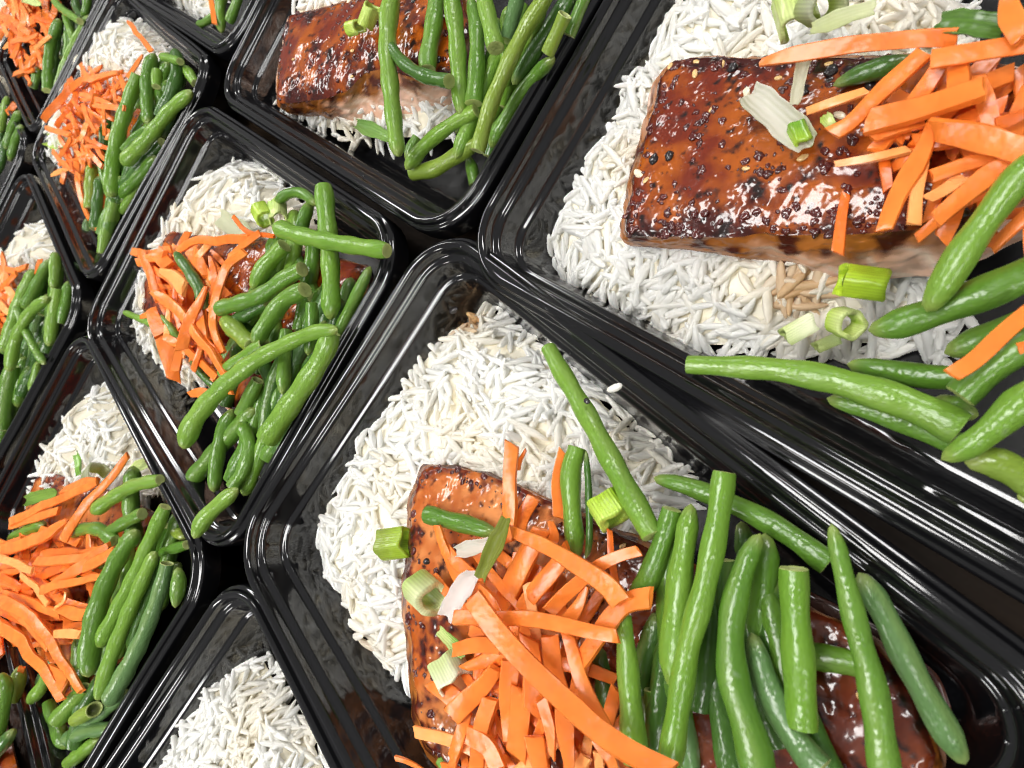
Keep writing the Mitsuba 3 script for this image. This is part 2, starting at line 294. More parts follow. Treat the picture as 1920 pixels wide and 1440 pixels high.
# ---------------------------------------------------------------- fillets
def resample(poly, n):
    p = np.vstack([poly, poly[:1]]); s = np.r_[0, np.cumsum(np.linalg.norm(np.diff(p, axis=0), axis=1))]; u = np.linspace(0, s[-1], n, endpoint=False)
    return np.stack([np.interp(u, s, p[:, k]) for k in range(p.shape[1])], 1)
def smooth_ring(p, k):
    for _ in range(k): p = 0.5 * p + 0.25 * (np.roll(p, 1, 0) + np.roll(p, -1, 0))
    return p
SALMON_TOP = {}
def blob(rg, r, sub=2, rough=0.25, squash=(1, 1, 1)):
    m = trimesh.creation.icosphere(subdivisions=sub); v = np.array(m.vertices)
    v = v * (1 + rough * (vnoise(v + rg.uniform(0, 50, 3), 1.6)[:, None] - 0.5) * 2) * squash * r
    return v, np.array(m.faces)
def rotz(v, a): c, s = math.cos(a), math.sin(a); return np.stack([v[:, 0] * c - v[:, 1] * s, v[:, 0] * s + v[:, 1] * c, v[:, 2]], 1)
def salmon(q, top, bot, zt, zb, label, seed, pal='dark', mtop='m_glaze', seeds=0, bits=0, pepper=0, garlic=0, grid=1.1, dome=4.0, bits_edge=0.5, sauce=None, brown=None):
    rg = np.random.default_rng(seed)
    a = resample(np.array([P(x, y, zt - 1.5) for x, y in top]), 220); b = resample(np.array([P(x, y, zb) for x, y in bot]), 220)
    a, b = smooth_ring(a, 3), smooth_ring(b, 3)
    nz = (vfbm(a, 160.0, 3, seed) - 0.5)[:, None] * 3.4 * MM
    cen = a.mean(0); dirs = a - cen; dirs[:, 2] = 0; dirs /= np.linalg.norm(dirs, axis=1, keepdims=True)
    a = a + dirs * nz; b = b + dirs * (vfbm(b, 120.0, 3, seed + 1) - 0.5)[:, None] * 3 * MM
    pg = Polygon(a[:, :2]).buffer(0)
    if pg.geom_type != 'Polygon': pg = max(pg.geoms, key=lambda g: g.area)
    def rough(p3, d):
        return np.clip(2.6 * (vfbm(p3, 95.0, 3, seed + 21) - 0.46) + 0.55 * np.exp(-d / (7 * MM)), 0.10, 1)
    def zf(xy, d):
        p3 = np.c_[xy, np.zeros(len(xy))]
        return (zt * MM - 1.5 * MM + 1.5 * MM * (1 - np.exp(-d / (1.3 * MM))) + dome * MM * (1 - np.exp(-d / (15 * MM))) + ((vfbm(p3, 75.0, 2, seed + 5) - 0.5) * 2.4 * MM + (vfbm(p3, 300.0, 3, seed + 8) - 0.5) * 3.0 * MM * rough(p3, d)) * np.clip(d / (1.5 * MM), 0, 1))
    SALMON_TOP[q] = (pg, zf)
    g = grid * MM; x0, y0, x1, y1 = pg.bounds
    gx, gy = np.meshgrid(np.arange(x0, x1, g), np.arange(y0, y1, g)); xy = np.stack([gx.ravel(), gy.ravel()], 1) + rg.uniform(-0.25, 0.25, (gx.size, 2)) * g
    xy = xy[shapely.contains_xy(pg.buffer(-0.5 * g), xy[:, 0], xy[:, 1])]
    d = shapely.distance(pg.exterior, shapely.points(xy))
    v = np.vstack([a, np.c_[xy, zf(xy, d)]])
    tri = Delaunay(v[:, :2]).simplices; cc = v[tri][:, :, :2].mean(1); tri = tri[shapely.contains_xy(pg.buffer(0.2 * MM), cc[:, 0], cc[:, 1])]
    nrm = np.cross(v[tri[:, 1]] - v[tri[:, 0]], v[tri[:, 2]] - v[tri[:, 0]])[:, 2]; tri[nrm < 0] = tri[nrm < 0][:, ::-1]
    t = thing('salmon_fillet', label, 'fish fillet', 'glazed fish fillets in the trays')
    dv = np.r_[np.zeros(len(a)), d]; p3 = np.c_[v[:, :2], np.zeros(len(v))]; ro = rough(p3, dv)[:, None]
    n1, n2, n3_ = vfbm(p3, 150.0, 3, seed + 31)[:, None], vfbm(p3, 420.0, 3, seed + 32)[:, None], vfbm(p3, 50.0, 2, seed + 33)[:, None]
    am, red, dk, black = {'dark': ((0.33, 0.072, 0.0035), (0.14, 0.0145, 0.0022), (0.045, 0.0045, 0.0025), (0.010, 0.0035, 0.0028)), 'pale': ((0.62, 0.225, 0.065), (0.42, 0.092, 0.012), (0.13, 0.014, 0.004), (0.030, 0.005, 0.003))}[pal]
    stepf = lambda lo, hi, x: np.clip((x - lo) / (hi - lo), 0, 1)
    col = np.array(am) * (1 - stepf(0.40, 0.62, 0.6 * n1 + 0.4 * n3_)) + np.array(red) * stepf(0.40, 0.62, 0.6 * n1 + 0.4 * n3_)
    m = stepf(0.42, 0.64, 0.62 * n2 + 0.38 * ro + 0.10 * np.exp(-dv / (3 * MM))[:, None]); col = col * (1 - m) + np.array(dk) * m
    m = stepf(0.66, 0.76, n2 + 0.10 * ro); col = col * (1 - m) + np.array(black) * m
    if sauce:
        s0 = np.array(P(sauce[0], sauce[1], zt)); w = stepf(sauce[2] * MM, sauce[3] * MM, np.linalg.norm(v[:, :2] - s0[:2], axis=1) + 14 * MM * (n3_[:, 0] - 0.5))[:, None]
        col = col * (1 - w) + w * np.array([0.24, 0.14, 0.10]) * col
    part(t, 'glazed_crust', mikit.ply((v, tri), mtop, smooth=True, color=col))
    rows, kk = [], np.linspace(0, 1, 24)
    for k in kk:
        r = a * (1 - k) + b * k; bulge = math.sin(math.pi * k) * 1.4 * MM
        r = r + dirs * (bulge + ((vfbm(r * [1, 1, 2.5], 190.0, 3, seed + 11) - 0.5) * 3.2 * MM * math.sin(math.pi * min(1, k + 0.08)))[:, None])
        rows.append(r)
    sv = np.vstack(rows); ks = np.repeat(kk, len(a))
    fl = (sv[:, 0] * 0.75 + sv[:, 1] * 0.65) * 105 + sv[:, 2] * 180 + 2.2 * vfbm(sv, 70.0, 2, seed); fl = np.abs(fl - np.round(fl))
    fc = np.array([0.66, 0.36, 0.22]) + (np.array([0.76, 0.50, 0.38]) - [0.66, 0.36, 0.22]) * vfbm(sv, 170.0, 2, seed + 2)[:, None]
    w = (0.7 * stepf(0.20, 0.04, fl))[:, None]; fc = fc * (1 - w) + w * np.array([0.83, 0.70, 0.58])
    bz = stepf(0.40, 0.62, vfbm(sv, 90.0, 3, seed + 3) * 0.75 + 0.34 - 0.60 * ks)
    if brown: bz = np.maximum(bz, stepf(brown[3] * MM, brown[2] * MM, np.linalg.norm(sv[:, :2] - P(brown[0], brown[1], zt)[:2], axis=1) + 16 * MM * (vfbm(sv, 80.0, 2, seed + 4) - 0.5)))
    bz = bz[:, None]; fc = fc * (1 - bz) + bz * (np.array([0.42, 0.135, 0.022]) * (1 - 0.55 * vnoise(sv, 130.0, seed + 6)[:, None]))
    w = (stepf(0.56, 0.68, vfbm(sv, 230.0, 3, seed + 5) + 0.10 * (1 - ks)) * np.clip(bz[:, 0] + 0.25, 0, 1))[:, None]; fc = fc * (1 - w) + w * np.array([0.06, 0.010, 0.004])
    part(t, 'flesh_side', mikit.ply((sv, grid_faces(24, 220)), 'm_flesh', smooth=True, color=fc))
    def spot(edge=0.0):
        for _ in range(400):
            p = rg.uniform([x0, y0], [x1, y1])
            if not pg.contains(Point(p)): continue
            dd = pg.exterior.distance(Point(p))
            if edge and rg.random() < edge and dd > 5 * MM: continue
            return p, dd
        return np.array(pg.representative_point().coords[0]), 3 * MM
    def top_at(p, dd): return float(zf(np.array([p]), np.array([dd]))[0])
    VV, FF, off = [], [], 0
    cl = [spot(bits_edge) for _ in range(max(1, bits // 7))]
    for i in range(bits):
        c0, _ = cl[int(rg.integers(len(cl)))]; p = c0 + rg.normal(0, 2.3 * MM, 2)
        if rg.random() < 0.35: p, _ = spot(0.9)
        if not pg.buffer(0.6 * MM).contains(Point(p)): continue
        r = (0.28 + 0.95 * rg.random() ** 2.2) * MM; bv, bf = blob(rg, r, 1 if r < 0.7 * MM else 2, 0.45, (1.25, 0.95, 0.7))
        bv = rotz(bv, rg.uniform(0, 6.28)) + [p[0], p[1], top_at(p, pg.exterior.distance(Point(p)) if pg.contains(Point(p)) else 0.0) - 0.05 * r]
        VV.append(bv); FF.append(bf + off); off += len(bv)
    if VV: part(t, 'crust_bits', mikit.ply((np.vstack(VV), np.vstack(FF)), 'm_crust', smooth=True), kind='stuff')
    for name, num, m, r, sq, e in (('sesame_seed', seeds, 'm_sesame', 0.8, (1.65, 0.95, 0.5), 0.2), ('peppercorn', pepper, 'm_pepper', 1.35, (1.15, 1, 0.8), 0.5), ('garlic_piece', garlic, 'm_garlic', 1.3, (1.5, 0.8, 0.5), 0.1)):
        for i in range(num):
            p, dd = spot(e); bv, bf = blob(rg, r * MM * rg.uniform(0.8, 1.15), 2, 0.08 if name == 'sesame_seed' else 0.25, sq)
            bv = rotz(bv, rg.uniform(0, 6.28)) + [p[0], p[1], top_at(p, dd) + 0.25 * MM]
            part(t, name, mikit.ply((bv, bf), m, smooth=True))
    return t
# ---------------------------------------------------------------- green beans
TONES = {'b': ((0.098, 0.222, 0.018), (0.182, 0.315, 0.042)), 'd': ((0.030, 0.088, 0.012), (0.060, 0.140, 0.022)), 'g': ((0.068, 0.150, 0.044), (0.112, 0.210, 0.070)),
         'm': ((0.060, 0.155, 0.014), (0.118, 0.235, 0.030)), 'y': ((0.138, 0.225, 0.018), (0.222, 0.310, 0.046))}
TONE_W = {'b': 'bright green', 'd': 'dark green', 'g': 'dull grey-green', 'm': 'mid-green', 'y': 'yellow-green'}
def tube_mesh(c, rad, ea, eb, col, rg, flat=0.93, sides=16, groove=0.05):
    n = len(c); t, a, b = frames(c); tw = rg.uniform(0, 6.28) + rg.uniform(-0.9, 0.9) * np.linspace(0, 1, n)
    an = np.arange(sides) * 2 * np.pi / sides
    prof = 1 + 0.0 * an - groove * np.exp(-((np.angle(np.exp(1j * (an - 1.0)))) / 0.22) ** 2) + 0.02 * np.cos(2 * an)
    ca, sa = np.cos(an)[None] * prof, np.sin(an)[None] * prof * flat
    x, y = ca * np.cos(tw)[:, None] - sa * np.sin(tw)[:, None], ca * np.sin(tw)[:, None] + sa * np.cos(tw)[:, None]
    V = c[:, None] + rad[:, None, None] * (x[..., None] * a[:, None] + y[..., None] * b[:, None])
    V = V.reshape(-1, 3); Fc = [grid_faces(n, sides)]; C = [col]
    pale = np.array([0.40, 0.46, 0.16])
    extra, off = [], len(V)
    for end, style, sg in ((0, ea, -1), (n - 1, eb, 1)):
        ringv = V.reshape(n, sides, 3)[end]; cc = c[end]; tt = t[end] * sg
        if style == 't': continue
        if style == 'c': rings = [(1.0, 0.0, pale * 0.9), (0.86, 0.05, pale), (0.45, 0.02, pale * 0.85), (0.02, -0.02, pale * 0.8)]
        else: rings = [(1.0, 0.0, pale * 0.9), (0.93, 0.10, pale * 1.1), (0.78, 0.02, pale), (0.70, -0.7, pale * 0.45), (0.05, -0.9, pale * 0.25)]
        vs = np.vstack([cc + (ringv - cc) * s + tt * (h * rad[end]) + rg.normal(0, 0.02, (sides, 1)) * rad[end] * tt * (0 < s < 1) for s, h, _ in rings])
        f = grid_faces(len(rings), sides, off)
        Fc.append(f if sg > 0 else f[:, ::-1]); extra.append(vs); C.append(np.vstack([np.tile(cl, (sides, 1)) for _, _, cl in rings])); off += len(vs)
    return np.vstack([V] + extra), np.vstack(Fc), np.vstack(C)
BEAN_INFO, CARROT_INFO = [], []
def bean(q, z, w, pts, ends='ct', tone='m', label=None, seed=None, buried=False):
    rg = np.random.default_rng(seed if seed is not None else 1000 + len(BEAN_INFO))
    m = len(pts); zs = np.linspace(z[0], z[-1], m) if isinstance(z, tuple) and len(z) == 2 else (np.array(z) if isinstance(z, tuple) else np.full(m, z))
    q3 = np.array([P(x, y, zz) for (x, y), zz in zip(pts, zs)])
    ws = np.linspace(w[0], w[1], m) if isinstance(w, tuple) else np.full(m, w)
    rr = np.array([px_len(p, ww) / 2 for p, ww in zip(q3, ws)])
    L = np.linalg.norm(np.diff(q3, axis=0), axis=1).sum(); n = int(np.clip(L / 0.0011, 16, 90))
    c, L = spline(q3, n); u = np.linspace(0, 1, n)
    rad = np.interp(u, np.linspace(0, 1, m), rr)
    rad = rad * (1 + 0.065 * np.sin(u * L / 0.0085 * 2 * np.pi * 0.55 + rg.uniform(0, 6)) + 0.04 * (vnoise(c, 120.0, 3) - 0.5))
    s0, s1 = u * L, (1 - u) * L
    for e, s in ((ends[0], s0), (ends[1], s1)):
        if e == 't': rad *= np.clip(s / 0.0058, 0.0, 1) ** 0.42 * 0.96 + 0.04
        elif e == 'c': rad *= 0.93 + 0.07 * np.clip(s / 0.003, 0, 1)
    c = c + (vnoise(c, 45.0, int(rg.integers(99)))[:, None] - 0.5) * [0.0008, 0.0008, 0.0004]
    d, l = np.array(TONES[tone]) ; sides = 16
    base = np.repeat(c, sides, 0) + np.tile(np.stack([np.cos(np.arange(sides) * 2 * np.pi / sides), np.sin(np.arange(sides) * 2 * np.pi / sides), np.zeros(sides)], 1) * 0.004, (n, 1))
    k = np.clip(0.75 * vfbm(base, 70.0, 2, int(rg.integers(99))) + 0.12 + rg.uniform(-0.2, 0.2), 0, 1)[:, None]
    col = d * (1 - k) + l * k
    tip = np.clip(1 - np.repeat(np.minimum(s0 if ends[0] == 't' else s0 + 9, s1 if ends[1] == 't' else s1 + 9), sides) / 0.004, 0, 1)[:, None]
    col = col * (1 - 0.6 * tip) + np.array([0.30, 0.33, 0.10]) * 0.6 * tip
    speck = (vnoise(base, 700.0, 5) > 0.965)[:, None]; col = np.where(speck, col * 0.8 + 0.07, col)
    seam = np.tile(np.exp(-((np.arange(sides) * 2 * np.pi / sides - 1.0) / 0.25) ** 2), n)[:, None]; col = col * (1 - 0.45 * seam) + np.array([0.24, 0.34, 0.09]) * 0.45 * seam
    V, Fc, C = tube_mesh(c, rad, ends[0], ends[1], col, rg)
    BEAN_INFO.append(dict(q=q, pts=np.array(pts, float), tone=tone, label=label, L=L, ends=ends, buried=buried, shape=mikit.ply((V, Fc), 'm_bean', smooth=True, color=C), bend=np.linalg.norm(q3[-1] - q3[0]) / max(L, 1e-6)))
# ---------------------------------------------------------------- carrot shreds
def shred(q, z, w, pts, m='m', thick=0.5, label=None, twist=None, seed=None, buried=False, world=None):
    rg = np.random.default_rng(seed if seed is not None else 5000 + len(CARROT_INFO))
    if world is None:
        k = len(pts); thick = thick * 0.72; zs = np.linspace(z[0], z[-1], k) if isinstance(z, tuple) and len(z) == 2 else (np.array(z) if isinstance(z, tuple) else np.full(k, z))
        q3 = np.array([P(x, y, zz) for (x, y), zz in zip(pts, zs)])
        ws = np.linspace(w[0], w[1], k) if isinstance(w, tuple) else np.full(k, w)
        hw = np.array([px_len(p, a) / 2 for p, a in zip(q3, ws)])
    else:
        q3 = np.asarray(world); k = len(q3); hw = np.full(k, w / 2)
    L = np.linalg.norm(np.diff(q3, axis=0), axis=1).sum(); n = int(np.clip(L / 0.0016, 9, 50))
    c, L = spline(q3, n); u = np.linspace(0, 1, n)
    h = np.interp(u, np.linspace(0, 1, k), hw) * (1 + 0.16 * (vnoise(c, 190.0, int(rg.integers(99))) - 0.5))
    e0, e1 = rg.choice([1.0, 0.92, 0.85, 0.45], 2, p=[0.45, 0.25, 0.15, 0.15])
    h *= np.minimum(e0 + (1 - e0) * np.clip(u * L / (h.max() * 4), 0, 1), e1 + (1 - e1) * np.clip((1 - u) * L / (h.max() * 4), 0, 1))
    th = np.minimum(np.maximum(thick * h.mean(), 0.00055), 0.0011) * (0.8 + 0.4 * vnoise(c, 150.0, 7))
    c = c + (np.stack([vnoise(c, 70.0, int(rg.integers(99))), vnoise(c, 70.0, int(rg.integers(99))), vnoise(c, 80.0, int(rg.integers(99)))], 1) - 0.5) * min(1.0, L / 0.03) * [0.0019, 0.0019, 0.0016]
    view = CAM - c.mean(0); view = view / np.linalg.norm(view)
    t, a, b = frames(c, view * 0.6 + np.array([0, 0, 0.4]) + rg.normal(0, 0.12, 3))
    tw = (rg.uniform(-0.35, 0.35) if twist is None else twist) * np.linspace(-1, 1, n) + rg.uniform(-0.2, 0.2)
    cs = np.array([(-1, -0.72), (-0.9, -1), (0.0, -1.02), (0.9, -1), (1, -0.7), (1, 0.72), (0.9, 1), (0.05, 1.06), (-0.9, 1), (-1, 0.7)]) * (1 + rg.uniform(-0.05, 0.05, (10, 2)))
    X, Y = cs[:, 0][None] * h[:, None], cs[:, 1][None] * th[:, None]
    Y = Y + 0.25 * h.mean() * rg.uniform(-0.5, 0.5) * cs[:, 0][None] ** 2
    x, y = X * np.cos(tw)[:, None] - Y * np.sin(tw)[:, None], X * np.sin(tw)[:, None] + Y * np.cos(tw)[:, None]
    V = (c[:, None] + x[..., None] * a[:, None] + y[..., None] * b[:, None])
    for e, sg in ((0, -1), (-1, 1)): V[e] += t[e] * sg * ((rg.uniform(-0.25, 0.25, 10) + rg.uniform(-0.9, 0.9) * cs[:, 0])[:, None] * h.mean() * 0.7)
    V = V.reshape(-1, 3); i = np.arange(10)
    caps = [np.stack([np.full(8, o), o + np.arange(1, 9), o + np.arange(2, 10)], 1) for o in (0, (n - 1) * 10)]
    f = np.vstack([grid_faces(n, 10), caps[0][:, ::-1], caps[1]])
    bm = {'m': 'm_carrot', 'd': 'm_carrot_deep', 'p': 'm_carrot_pale'}[m]
    if world is not None:
        cc = (q3 - CAM) @ RCAM.T; pts = np.stack([cc[:, 0] / cc[:, 2] * F_PX + 960, cc[:, 1] / cc[:, 2] * F_PX + 720], 1)
    CARROT_INFO.append(dict(q=q, pts=np.array(pts, float), m=m, label=label, L=L, w=float(2 * hw.mean()), buried=buried, mesh=(V, f), bm=bm, bend=np.linalg.norm(q3[-1] - q3[0]) / max(L, 1e-6)))
# ---------------------------------------------------------------- scallion pieces
GREEN, LIME, PALE, WHITE, OLIVE, LEAF = (0.13, 0.28, 0.02), (0.30, 0.45, 0.03), (0.50, 0.58, 0.22), (0.62, 0.64, 0.48), (0.22, 0.29, 0.04), (0.05, 0.13, 0.015)
def scallion(x, y, z, r, h, label, c0=LIME, c1=PALE, axis=(0, 0, 1), arc=(0, 360), th=0.9, squash=1.0, thin=False, seed=0, ridge=0.0, flare=0.0, roll=0.0):
    """a slice of scallion: an open or closed ring of wall thickness th (mm); r and h in photo pixels, axis in image directions (right, down, towards the camera)"""
    rg = np.random.default_rng(7000 + seed); p0 = P(x, y, z); r, h, th = px_len(p0, r) * 0.88, px_len(p0, h) * 0.88, th * MM * 0.75
    ax = np.asarray(axis, float); ax = ax[0] * RCAM[0] + ax[1] * RCAM[1] - ax[2] * RCAM[2]; ax /= np.linalg.norm(ax)
    e1 = np.cross(ax, RCAM[1]); e1 = np.cross(ax, RCAM[0]) if np.linalg.norm(e1) < 0.2 else e1; e1 /= np.linalg.norm(e1); e2 = np.cross(ax, e1)
    cr, sr = math.cos(math.radians(roll)), math.sin(math.radians(roll)); e1, e2 = e1 * cr + e2 * sr, -e1 * sr + e2 * cr
    closed = arc[1] - arc[0] >= 360; na, nh = 132, 9
    an = np.radians(np.linspace(arc[0], arc[1], na, endpoint=not closed)); hh = np.linspace(-0.5, 0.5, nh)
    sect = [(k, 1.0) for k in range(nh)] + [(k, 0.0) for k in range(nh - 1, -1, -1)]
    V, C = [], []
    wob = 1 + 0.10 * np.sin(2 * an + rg.uniform(0, 6)) + 0.05 * np.sin(5 * an + rg.uniform(0, 6)); rid = ridge * np.cos(an * 38)
    for kk, out in sect:
        f = hh[kk]; rad = (r * wob * (1 + flare * f) + rid * th * 0.5) - (0 if out else th)
        v = p0 + (rad * np.cos(an))[:, None] * e1 + (rad * squash * np.sin(an))[:, None] * e2 + (f * h + 0.06 * h * np.sin(3 * an + 1))[:, None] * ax
        V.append(v); mixk = np.clip((f + 0.5) + 0.25 * np.sin(an * 1.5 + seed), 0, 1)[:, None]
        col = np.array(c0) * (1 - mixk) + np.array(c1) * mixk; C.append(col * (1.0 if out else 1.12) * (1 + 0.10 * np.cos(an * 34)[:, None]))
    rows = len(V); V.append(V[0]); C.append(C[0])
    v = np.stack(V); f = grid_faces(rows + 1, na, 0, closed)
    vv = v.reshape(-1, 3)
    if not closed:
        extra = []
        for e in (0, na - 1):
            idx = np.arange(rows) * na + e; a = np.stack([idx[:nh - 1], idx[1:nh], idx[rows - 2:nh - 1:-1]], 1); b = np.stack([idx[:nh - 1], idx[rows - 2:nh - 1:-1], idx[rows - 1:nh:-1]], 1); extra += [a, b]
        f = np.vstack([f] + extra)
    k = thing('scallion_slice', label, 'scallion slice', 'scallion slices on the food')
    scene[k] = mikit.ply((vv, f), 'm_scallion_thin' if thin else 'm_scallion', smooth=True, color=np.clip(np.vstack(C), 0, 0.95))
def leaf(x0, y0, x1, y1, z, w, label, c0=LEAF, c1=GREEN, seed=0, curl=0.25, thin=False):
    """a flat cut piece of green scallion top from one pixel to another, w pixels wide"""
    rg = np.random.default_rng(8000 + seed); a, b = P(x0, y0, z), P(x1, y1, z + 2); n, m = 22, 13
    t = b - a; L = np.linalg.norm(t); t /= L; s = np.cross([0, 0, 1.0], t); s /= np.linalg.norm(s); hw = px_len(a, w) / 2
    u, v = np.meshgrid(np.linspace(0, 1, n), np.linspace(-1, 1, m), indexing='ij')
    ww = hw * (0.75 + 0.35 * np.sin(np.pi * np.clip(u, 0.02, 0.98)) + 0.10 * np.sin(u * 9 + seed) + 0.035 * np.sin(u * 23 + 2 * seed + 2 * np.sign(v)))
    zz = curl * hw * v ** 2 * 1.2 + 0.2 * hw * np.sin(u * 4 + seed); th = 0.35 * MM
    top = a + (u * L + 0.12 * hw * np.sin(v * 5 + seed) * ((u < 0.01) | (u > 0.99)))[..., None] * t + (ww * v)[..., None] * s + zz[..., None] * np.array([0, 0, 1.0])
    bot = top - np.array([0, 0, th])
    ftop = grid_faces(n, m, 0, False); fb = ftop[:, ::-1] + n * m
    rim = np.r_[np.arange(m), np.arange(1, n) * m + m - 1, (n - 1) * m + np.arange(m - 2, -1, -1), np.arange(n - 2, 0, -1) * m]; nx = np.roll(rim, -1)
    fr = np.vstack([np.stack([rim, rim + n * m, nx + n * m], 1), np.stack([rim, nx + n * m, nx], 1)])
    kk = np.clip(0.5 + 0.38 * np.sin(v * 21 + u) + 0.5 * np.sin(u * 2.6 + v + seed), 0, 1)[..., None]; col = np.array(c0) * (1 - kk) + np.array(c1) * kk
    k = thing('scallion_leaf', label, 'scallion leaf', 'scallion slices on the food')
    scene[k] = mikit.ply((np.vstack([top.reshape(-1, 3), bot.reshape(-1, 3)]), np.vstack([ftop, fb, fr])), 'm_scallion_thin' if thin else 'm_scallion', smooth=True, color=np.clip(np.vstack([col.reshape(-1, 3)] * 2), 0, 0.95))
# ---------------------------------------------------------------- water droplets left on the rims
def droplets(n, seed):
    rg = np.random.default_rng(seed); V, Fc, off = [], [], 0; qs = [q for q in TRAYS if q in 'ABCDEFGH']
    base = trimesh.creation.icosphere(subdivisions=2); bv, bf = np.array(base.vertices), np.array(base.faces)
    while len(V) < n:
        x, y, r = TRAYS[qs[int(rg.integers(len(qs)))]]; dd, z = ((rg.uniform(4.3, 5.8), 33.2), (rg.uniform(9.0, 10.2), 24.6), (rg.uniform(1.0, 2.6), 37.95))[int(rg.integers(3))]
        pts = ring(dd * MM, z * MM); i = int(rg.integers(len(pts))); j = (i + 1) % len(pts); u = rg.random(); c = pts[i] * (1 - u) + pts[j] * u
        cr, sr = math.cos(math.radians(r)), math.sin(math.radians(r)); c = np.array([c[0] * cr - c[1] * sr + x * S, c[0] * sr + c[1] * cr + y * S, c[2]])
        s = rg.uniform(0.18, 0.5) * MM
        V.append(bv * [s * rg.uniform(0.9, 1.4), s, s * 0.55] + c); Fc.append(bf + off); off += len(bv)
    k = thing('water_droplets', 'tiny water droplets scattered on the black tray rims', 'water droplets', kind='stuff')
    scene[k] = mikit.ply((np.vstack(V), np.vstack(Fc)), 'm_drop', smooth=True)
droplets(260, 5)
# ================================================================ the food, tray by tray (photo pixels, heights in mm above the table)
# ---------------------------------------------------------------- rice beds
rice('A', [(862, 570), (905, 552), (960, 606), (1040, 655), (1110, 720), (1180, 790), (1262, 880), (1260, 960), (1190, 1040), (1100, 1080), (990, 1080), (900, 1120), (850, 1180), (810, 1290), (770, 1340), (715, 1310),
           (665, 1240), (640, 1190), (606, 1130), (596, 1070), (590, 990), (604, 900), (642, 815), (690, 720), (742, 640), (792, 596)], 8, 15, 1900, 'bed of white rice in the large front centre tray', 21, singles=150, stains=((868, 592, 46, 1.15), (690, 1215, 40, 0.7), (780, 1200, 30, 0.6)))
rice('B', [(1215, -60), (1180, 10), (1165, 70), (1095, 140), (1060, 220), (1022, 300), (1004, 370), (1005, 440), (1050, 520), (1110, 560), (1190, 600), (1290, 655), (1400, 655), (1500, 660), (1640, 655), (1790, 645),
           (1830, 560), (1700, 430), (1600, 300), (1700, 150), (1800, 60), (1780, -80), (1500, -110)], 8, 16, 2300, 'bed of white rice around the big fillet in the upper right tray', 22, singles=150, stains=((1500, 545, 90, 0.9), (1400, 510, 60, 0.5)))
rice('C', [(517, 40), (522, 90), (528, 140), (512, 185), (535, 215), (590, 240), (660, 250), (740, 262), (820, 255), (880, 200), (900, 100), (860, -40), (700, -70), (545, -50)], 17, 13, 750, 'bed of white rice under the fillet in the top centre tray', 23, z0=12)
rice('D', [(448, 296), (492, 318), (548, 350), (590, 400), (580, 470), (520, 540), (430, 620), (370, 700), (345, 725), (300, 705), (255, 655), (235, 600), (240, 545), (262, 470), (285, 405), (325, 330), (395, 308)], 13, 18, 900, 'bed of white rice in the middle left tray', 24, stains=((300, 620, 22, 0.8), (325, 405, 20, 0.6)), z0=7)
rice('E', [(235, 24), (275, 45), (318, 85), (310, 140), (240, 190), (190, 250), (150, 315), (118, 338), (84, 318), (70, 285), (80, 240), (108, 178), (145, 112), (190, 55)], 24, 17, 800, 'narrow bed of white rice in the upper left tray', 25, z0=18)
rice('F', [(166, 672), (205, 705), (245, 780), (280, 860), (285, 920), (240, 960), (150, 985), (40, 985), (18, 955), (60, 885), (80, 830), (100, 760), (110, 705)], 13, 18, 900, 'bed of white rice at the top of the lower left tray', 26, stains=((140, 718, 18, 1.0), (30, 945, 16, 0.8)), z0=7)
rice('G', [(462, 1208), (500, 1262), (560, 1370), (610, 1470), (640, 1560), (560, 1620), (330, 1620), (240, 1500), (262, 1425), (300, 1370), (335, 1310), (365, 1250), (405, 1222)], 11, 15, 1300, 'plain bed of white rice in the bottom tray', 27, stains=((480, 1330, 60, 0.5),), z0=5)
rice('H', [(62, 388), (92, 430), (112, 478), (80, 520), (20, 560), (-60, 560), (-90, 500), (-40, 440), (10, 410)], 15, 17, 500, 'pale bed of rice in the tray cut by the left edge', 28, z0=9)
rice('I', [(60, -30), (60, 60), (40, 130), (60, 168), (10, 150), (-40, 100), (-60, -30)], 10, 10, 260, 'scraps of rice under the orange heap in the top left corner tray', 29)
rice('J', [(440, -60), (400, 10), (372, 30), (330, 10), (300, -40), (350, -80)], 10, 10, 200, 'rice in the tray at the top edge', 30)
rice('K', [(-10, 175), (16, 205), (14, 262), (-30, 320), (-60, 240)], 12, 12, 160, 'corner of rice in the far left small tray', 31)
